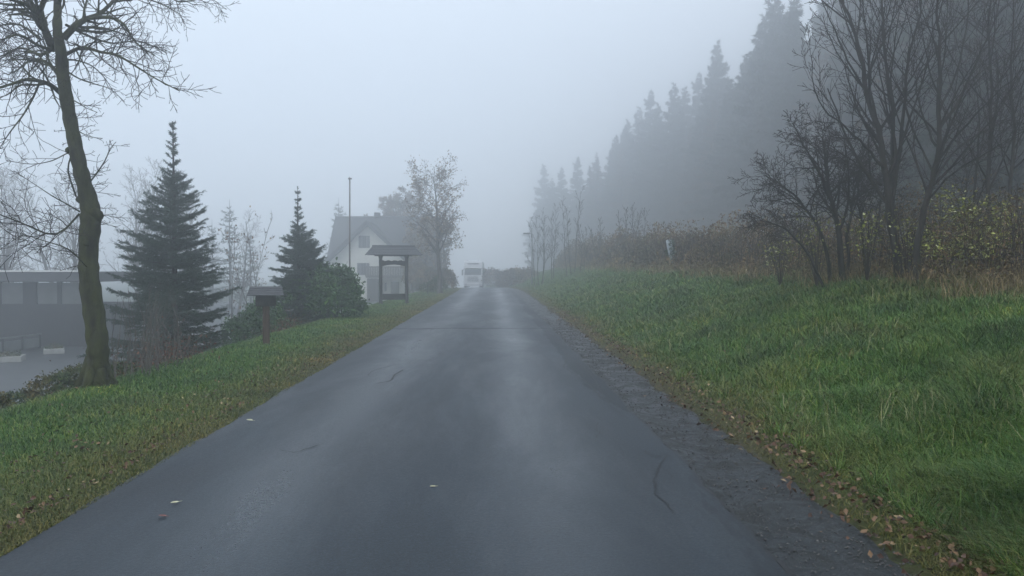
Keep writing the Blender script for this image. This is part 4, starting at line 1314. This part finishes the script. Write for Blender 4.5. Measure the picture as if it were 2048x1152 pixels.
# main body behind, ridge left-right
xL, xR = hx(660), hx(876)
yF, yB = DH + 1.2, DH + 8.4
yM = (yF + yB) / 2
zE, zR = hz(538), P(0, 433, yM).z
mb = MB()
mb.raw([(xL, yF, gzh - .3), (xR, yF, gzh - .3), (xR, yF, zE), (xL, yF, zE), (xL, yB, gzh - .3), (xR, yB, gzh - .3), (xR, yB, zE), (xL, yB, zE), (xL, yM, zR - .25), (xR, yM, zR - .25)],
       [(0, 1, 2, 3), (5, 4, 7, 6), (4, 0, 3, 8, 7), (1, 5, 6, 9, 2)])
# cross gable body
gx0, gx1 = hx(662), hx(812)
gc = (gx0 + gx1) / 2
zP = hz(452)
zG = zP - (gx1 - gx0) / 2 * .95
yG = DH
mb.raw([(gx0, yG, gzh - .3), (gx1, yG, gzh - .3), (gx1, yG, zG), (gc, yG, zP), (gx0, yG, zG), (gx0, yM, gzh - .3), (gx1, yM, gzh - .3), (gx1, yM, zG), (gc, yM, zP), (gx0, yM, zG)],
       [(0, 1, 2, 3, 4), (5, 0, 4, 9), (1, 6, 7, 2)])
mb.build('wall', M['render'], root)
def slab(mb, quad, th):
    a, b, c, d = [Vector(v) for v in quad]
    n = (b - a).cross(d - a).normalized() * th
    vs = [a, b, c, d, a - n, b - n, c - n, d - n]
    mb.raw(vs, [(0, 1, 2, 3), (7, 6, 5, 4), (0, 4, 5, 1), (1, 5, 6, 2), (2, 6, 7, 3), (3, 7, 4, 0)])
mb = MB()
oL, oR = hx(646), hx(886)
slab(mb, [(oL, yF - 1.0, zE - .9), (oR, yF - 1.0, zE - .9), (P(880, 433, yM).x, yM, zR), (P(673, 433, yM).x, yM, zR)], .22)
slab(mb, [(oR, yB + .8, zE - .7), (oL, yB + .8, zE - .7), (P(673, 433, yM).x, yM, zR), (P(880, 433, yM).x, yM, zR)], .22)
ov = .75
zr_ = zP + .50
sl = .95
xa = gc - (gx1 - gx0) / 2 - ov + .35; xb = gc + (gx1 - gx0) / 2 + ov
slab(mb, [(xa, yM, zr_ - (gc - xa) * sl), (xa, yG - .9, zr_ - (gc - xa) * sl), (gc, yG - .9, zr_), (gc, yM, zr_)], .35)
slab(mb, [(xb, yG - .9, zr_ - (xb - gc) * sl), (xb, yM, zr_ - (xb - gc) * sl), (gc, yM, zr_), (gc, yG - .9, zr_)], .35)
rf = mb.build('roof', M['slate'], root)
mb = MB(); mb.box(gc + .3, yM - .4, zR + .1, .6, .6, .5, bev=.03); mb.build('chimney', M['slate'], rf)
def window(px0, px1, py0, py1, y, nm='window', shut=True, par=root):
    x0, x1, z0, z1 = hx(px0), hx(px1), hz(py1), hz(py0)
    mb = MB(); w = .09
    mb.box((x0 + x1) / 2, y - .03, z1 - w / 2, x1 - x0, .12, w).box((x0 + x1) / 2, y - .03, z0 + w / 2, x1 - x0, .12, w)
    mb.box(x0 + w / 2, y - .03, (z0 + z1) / 2, w, .12, z1 - z0 - 2 * w).box(x1 - w / 2, y - .03, (z0 + z1) / 2, w, .12, z1 - z0 - 2 * w)
    mb.box((x0 + x1) / 2, y - .03, (z0 + z1) / 2, .06, .08, z1 - z0 - 2 * w)
    o = mb.build(nm, M['shutter'], par)
    MB().box((x0 + x1) / 2, y - .008, (z0 + z1) / 2, x1 - x0 - .14, .02, z1 - z0 - .14).build('pane', M['glass'], o)
    if shut:
        for s in (-1, 1):
            mb = MB(); xc = x0 - .16 if s < 0 else x1 + .16
            mb.box(xc, y - .03, (z0 + z1) / 2, .28, .05, z1 - z0)
            mb.build('shutter', M['shutter'], o)
window(725, 735, 472, 496, yG)
window(722, 734, 526, 550, yG)
window(705, 712, 560, 585, yG, shut=False)
# balcony
mb = MB()
bx0, bx1 = hx(738), hx(866)
mb.box((bx0 + bx1) / 2, yG - .9, hz(553), bx1 - bx0, 1.5, .22)
mb.build('balcony_floor', M['timber'], root)
mb = MB()
mb.box((bx0 + bx1) / 2, yG - 1.62, hz(533) - .05, bx1 - bx0, .08, .12)
nb = 40
for i in range(nb + 1):
    mb.box(bx0 + (bx1 - bx0) * i / nb, yG - 1.62, hz(543.5), .13, .04, .92)
mb.box(bx0, yG - .85, hz(543), .08, 1.5, .9).box(bx1, yG - .85, hz(543), .08, 1.5, .9)
mb.build('balcony_railing', M['timber'], root)
mb = MB()     # recessed dark upper storey front beside the gable, under the main eaves
mb.box((gx1 + xR) / 2 + .1, yG + 1.35, (hz(553) + hz(535)) / 2 + .2, xR - gx1, 1.5, hz(520) - hz(553))
mb.build('boarded_storey', M['timber'], root)
for px in (742, 757, 830, 862):
    MB().box(hx(px), yG - 1.5, (gzh + hz(556)) / 2, .2, .2, hz(556) - gzh).build('porch_post', M['timber'], root)
# door and ground floor openings
mb = MB(); x0, x1 = hx(783), hx(799)
mb.box((x0 + x1) / 2, yG - .04, (gzh + hz(563)) / 2, x1 - x0, .1, hz(563) - gzh, bev=.02)
dr = mb.build('door', M['timber'], root)
MB().box(x0 + .12, yG - .12, gzh + 1.0, .04, .06, .14).build('handle', M['metal'], dr)
window(770, 774, 566, 582, yG, shut=False)
window(820, 838, 563, 583, yF, shut=False)
mb = MB(); mb.box(hx(750), yG - .5, (gzh + hz(556)) / 2, .9, 1.0, hz(556) - gzh - .05); mb.build('porch_pier', M['timber'], root)

# white van-like box beside the house right side: a pale parked trailer stands there in the fog
# ------------------------------------------------------------------ small stake near the roadside tree
q = P(856, 590, 47); bz = gzf(q.x, q.y)
o = MB().tube([Vector((0, 0, -.1)), Vector((0, 0, .5)), Vector((0, 0, .62))], [.04, .04, .02], 6).build('fence_stake', M['wood'])
o.location = (q.x, q.y, bz); tag(o, 'small wooden stake on the verge beside the dark bush at the roadside tree', 'stake')

# ------------------------------------------------------------------ the flat roofed hall on the lower ground
YH = 35.0
kx = lambda px: (px - VX) / F_PX * YH
kz = lambda py: EYE - (py - VY) / F_PX * YH
root = thing('hall', 'long low flat roofed building at the left picture edge', 'building', (0, 0, 0))
x0, x1 = -31.0, kx(232)
zb = -2.05
mb = MB()
mb.box((x0 + x1) / 2, YH + .1, (zb + kz(607)) / 2, x1 - x0, .2, kz(607) - zb)
mb.box((x0 + x1) / 2, YH + 2.5, (zb + kz(607)) / 2, x1 - x0, .2, kz(607) - zb)
mb.box(x0 + .1, YH + 1.3, (zb + kz(563)) / 2, .2, 2.2, kz(563) - zb)
mb.box(x1 - .1, YH + 1.3, (zb + kz(607)) / 2, .2, 2.2, kz(607) - zb)
mb.build('wall', M['hallwall'], root)
mb = MB()
xr = kx(222)
mb.box((x0 + xr) / 2 - .3, YH + .9, (kz(563) + kz(543)) / 2, xr - x0 + .6, 3.6, kz(543) - kz(563), bev=.03)
rf = mb.build('roof', M['fascia'], root)
MB().box((x0 + xr) / 2 - .3, YH - .92, kz(542), xr - x0 + .7, .10, .07).build('roof_edge_trim', M['white'], rf)
# bays: pale panels between posts
bays = [(15, 58), (85, 125), (133, 172), (-58, -15), (-128, -85), (-200, -158), (-270, -228), (-342, -300)]
for a, b in bays:
    mb = MB(); mb.box((kx(a) + kx(b)) / 2, YH + .12, (kz(565) + kz(607)) / 2, kx(b) - kx(a), .05, kz(565) - kz(607)); mb.build('window_panel', M['panel'], root)
edges = [(58, 85), (125, 133), (172, 184), (8, 15), (-15, 8 - 6), (-85, -58), (-158, -128), (-228, -200), (-300, -270)]
for a, b in edges:
    mb = MB(); mb.box((kx(a) + kx(b)) / 2, YH + .10, (kz(563) + kz(607)) / 2, kx(b) - kx(a) - .004, .16, kz(563) - kz(607)); mb.build('pillar', M['hallwall'], root)

# low rail fence in front of the hall
root = thing('low_fence', 'low rail fence with pale panels on dark posts before the hall', 'fence', (0, 0, 0))
pA, pB = Vector((-20.9, 28.2, float(lotz(28)) + .03)), Vector((-20.0, 39.0 - 4.5, float(lotz(35)) + .03))
nf = 6
for i in range(nf + 1):
    p = pA.lerp(pB, i / nf)
    MB().box(p.x, p.y, p.z + .27, .09, .12, .60, bev=.01).build('fence_post', M['hallwall'], root)
    if i < nf:
        r_ = pA.lerp(pB, (i + .5) / nf); L = (pB - pA).length / nf
        rot = rotz(-math.atan2(pB.x - pA.x, pB.y - pA.y))
        MB().box(r_.x + .03, r_.y, r_.z + .25, .03, L - .14, .40, rot).build('fence_panel', M['panel'], root)
rot = rotz(-math.atan2(pB.x - pA.x, pB.y - pA.y))
c = (pA + pB) / 2
MB().box(c.x, c.y, c.z + .60, .12, (pB - pA).length + .2, .05, rot, bev=.01).build('top_rail', M['panel'], root)
# two pale planters / kerb boxes
def planter(px, py, w, d_, rz, label, soil=True):
    d = (EYE + 2.0) * F_PX / (py - VY); q = P(px, py, d); z = float(lotz(d)) + .03
    t = thing('planter', label, 'planter', (q.x, q.y, z), rz, 'pale edged planters in the car park')
    mb = MB()
    mb.box(0, -d_ / 2, .10, w, .08, .22, bev=.015).box(0, d_ / 2, .10, w, .08, .22, bev=.015)
    mb.box(-w / 2 + .04, 0, .10, .08, d_ - .09, .20).box(w / 2 - .04, 0, .10, .08, d_ - .09, .20)
    mb.build('frame', M['offwhite'], t)
    MB().box(0, 0, .11, w - .17, d_ - .09, .14).build('soil', M['timber'], t)
    g = np.random.default_rng(int(px)); n = 260
    flakes('foliage', g.uniform(-w * .42, w * .42, n), g.uniform(-d_ * .35, d_ * .35, n), .2 + np.abs(g.normal(0, .08, n)), g.uniform(.05, .12, n), M['hedge'], None, .8, t)
planter(25, 722, 1.1, .8, .35, 'nearer pale edged planter in the car park at the left picture edge')
planter(118, 706, .75, .6, .5, 'smaller pale edged planter in the car park just left of the mossy trunk')

# ------------------------------------------------------------------ the truck coming out of the fog
YT = 104.0
tx = P(946, 560, YT).x; tz = float(zroad(YT)) + .01
t = thing('truck', 'white lorry coming towards the camera out of the fog', 'truck', (tx, YT, tz), math.radians(-.5))
W = 2.45
mb = MB()
prof = [(0, .55), (-.02, 1.35), (.05, 1.75), (.28, 2.75), (.55, 3.0), (2.2, 3.05), (2.2, .55)]
vs = []; fs = []
for s in (-1, 1):
    vs += [(s * W / 2, y, z) for y, z in prof]
k = len(prof)
fs = [tuple(range(k)), tuple(range(2 * k - 1, k - 1, -1))] + [(i, i + k, (i + 1) % k + k, (i + 1) % k) for i in range(k)]
mb.raw(vs, fs)
cab = mb.build('cab', M['truckwhite'], t)
mb = MB()     # high roof and air deflector
prof = [(.42, 2.96), (.75, 3.55), (1.5, 3.78), (2.2, 3.80), (2.2, 2.96)]
vs = []
for s in (-1, 1): vs += [(s * (W / 2 - .06), y, z) for y, z in prof]
k = len(prof)
mb.raw(vs, [tuple(range(k)), tuple(range(2 * k - 1, k - 1, -1))] + [(i, i + k, (i + 1) % k + k, (i + 1) % k) for i in range(k)])
mb.build('roof_deflector', M['truckwhite'], t)
MB().box(0, .50, 3.34, 1.5, .08, .10, Matrix.Rotation(-.5, 3, 'X')).build('roof_slot', M['truckdark'], t)
MB().box(0, .12, 2.72, 2.3, .34, .10, Matrix.Rotation(-.3, 3, 'X'), bev=.03).build('sun_visor', M['truckwhite'], t)
mb = MB()
mb.raw([(-1.12, .035, 1.83), (1.12, .035, 1.83), (1.06, .235, 2.66), (-1.06, .235, 2.66), (-1.12, .1, 1.83), (1.12, .1, 1.83), (1.06, .3, 2.66), (-1.06, .3, 2.66)],
       [(0, 1, 2, 3), (7, 6, 5, 4), (0, 4, 5, 1), (3, 2, 6, 7), (1, 5, 6, 2), (0, 3, 7, 4)])
mb.build('windscreen', M['glass'], t)
mb = MB()
for i in range(5): mb.box(0, -.045, 1.0 + i * .14, 1.5 - .04 * abs(i - 2), .06, .07, bev=.01)
mb.build('grille', M['metal'], t)
MB().box(0, -.08, .52, 2.46, .3, .36, bev=.06).build('bumper', M['truckwhite'], t)
for s in (-1, 1):
    MB().box(s * .96, -.26, .60, .36, .06, .20, bev=.025).build('headlight', M['chrome'], t)
    mb = MB(); mb.box(s * 1.42, .12, 2.15, .22, .10, .75, bev=.03); mb.tube([Vector((s * 1.2, .2, 2.5)), Vector((s * 1.42, .13, 2.52))], [.025, .025], 6)
    mb.build('mirror', M['truckdark'], t)
    for yy_ in (1.0, 5.5, 10.5):
        mb = MB(); mb.tube([Vector((s * .85, yy_, .5)), Vector((s * .87, yy_, .5)), Vector((s * 1.18, yy_, .5)), Vector((s * 1.2, yy_, .5))], [.44, .5, .5, .44], 20)
        wh = mb.build('wheel', M['rubber'], t)
        MB().tube([Vector((s * 1.195, yy_, .5)), Vector((s * 1.215, yy_, .5))], [.27, .22], 14).build('rim', M['metal'], wh)
MB().box(0, 7.8, 2.25, 2.5, 10.2, 2.7, bev=.04).build('cargo_body', M['truckwhite'], t)
MB().box(0, 7.0, .78, .9, 11.5, .2).build('chassis', M['truckdark'], t)

# ------------------------------------------------------------------ haze
m = bpy.data.materials.new('haze')
m.use_nodes = True
nt = m.node_tree; nt.nodes.clear()
o_ = nt.nodes.new('ShaderNodeOutputMaterial')
v_ = nt.nodes.new('ShaderNodeVolumePrincipled')
v_.inputs['Color'].default_value = (.93, .955, .985, 1)
v_.inputs['Density'].default_value = FOG_DENSITY
v_.inputs['Anisotropy'].default_value = .76
nt.links.new(v_.outputs['Volume'], o_.inputs['Volume'])
mb = MB(); mb.box(10, 85, 22, 290, 290, 76)
hz_o = mb.build('haze', m)
tag(hz_o, 'thick grey fog filling the whole scene', kind='stuff')
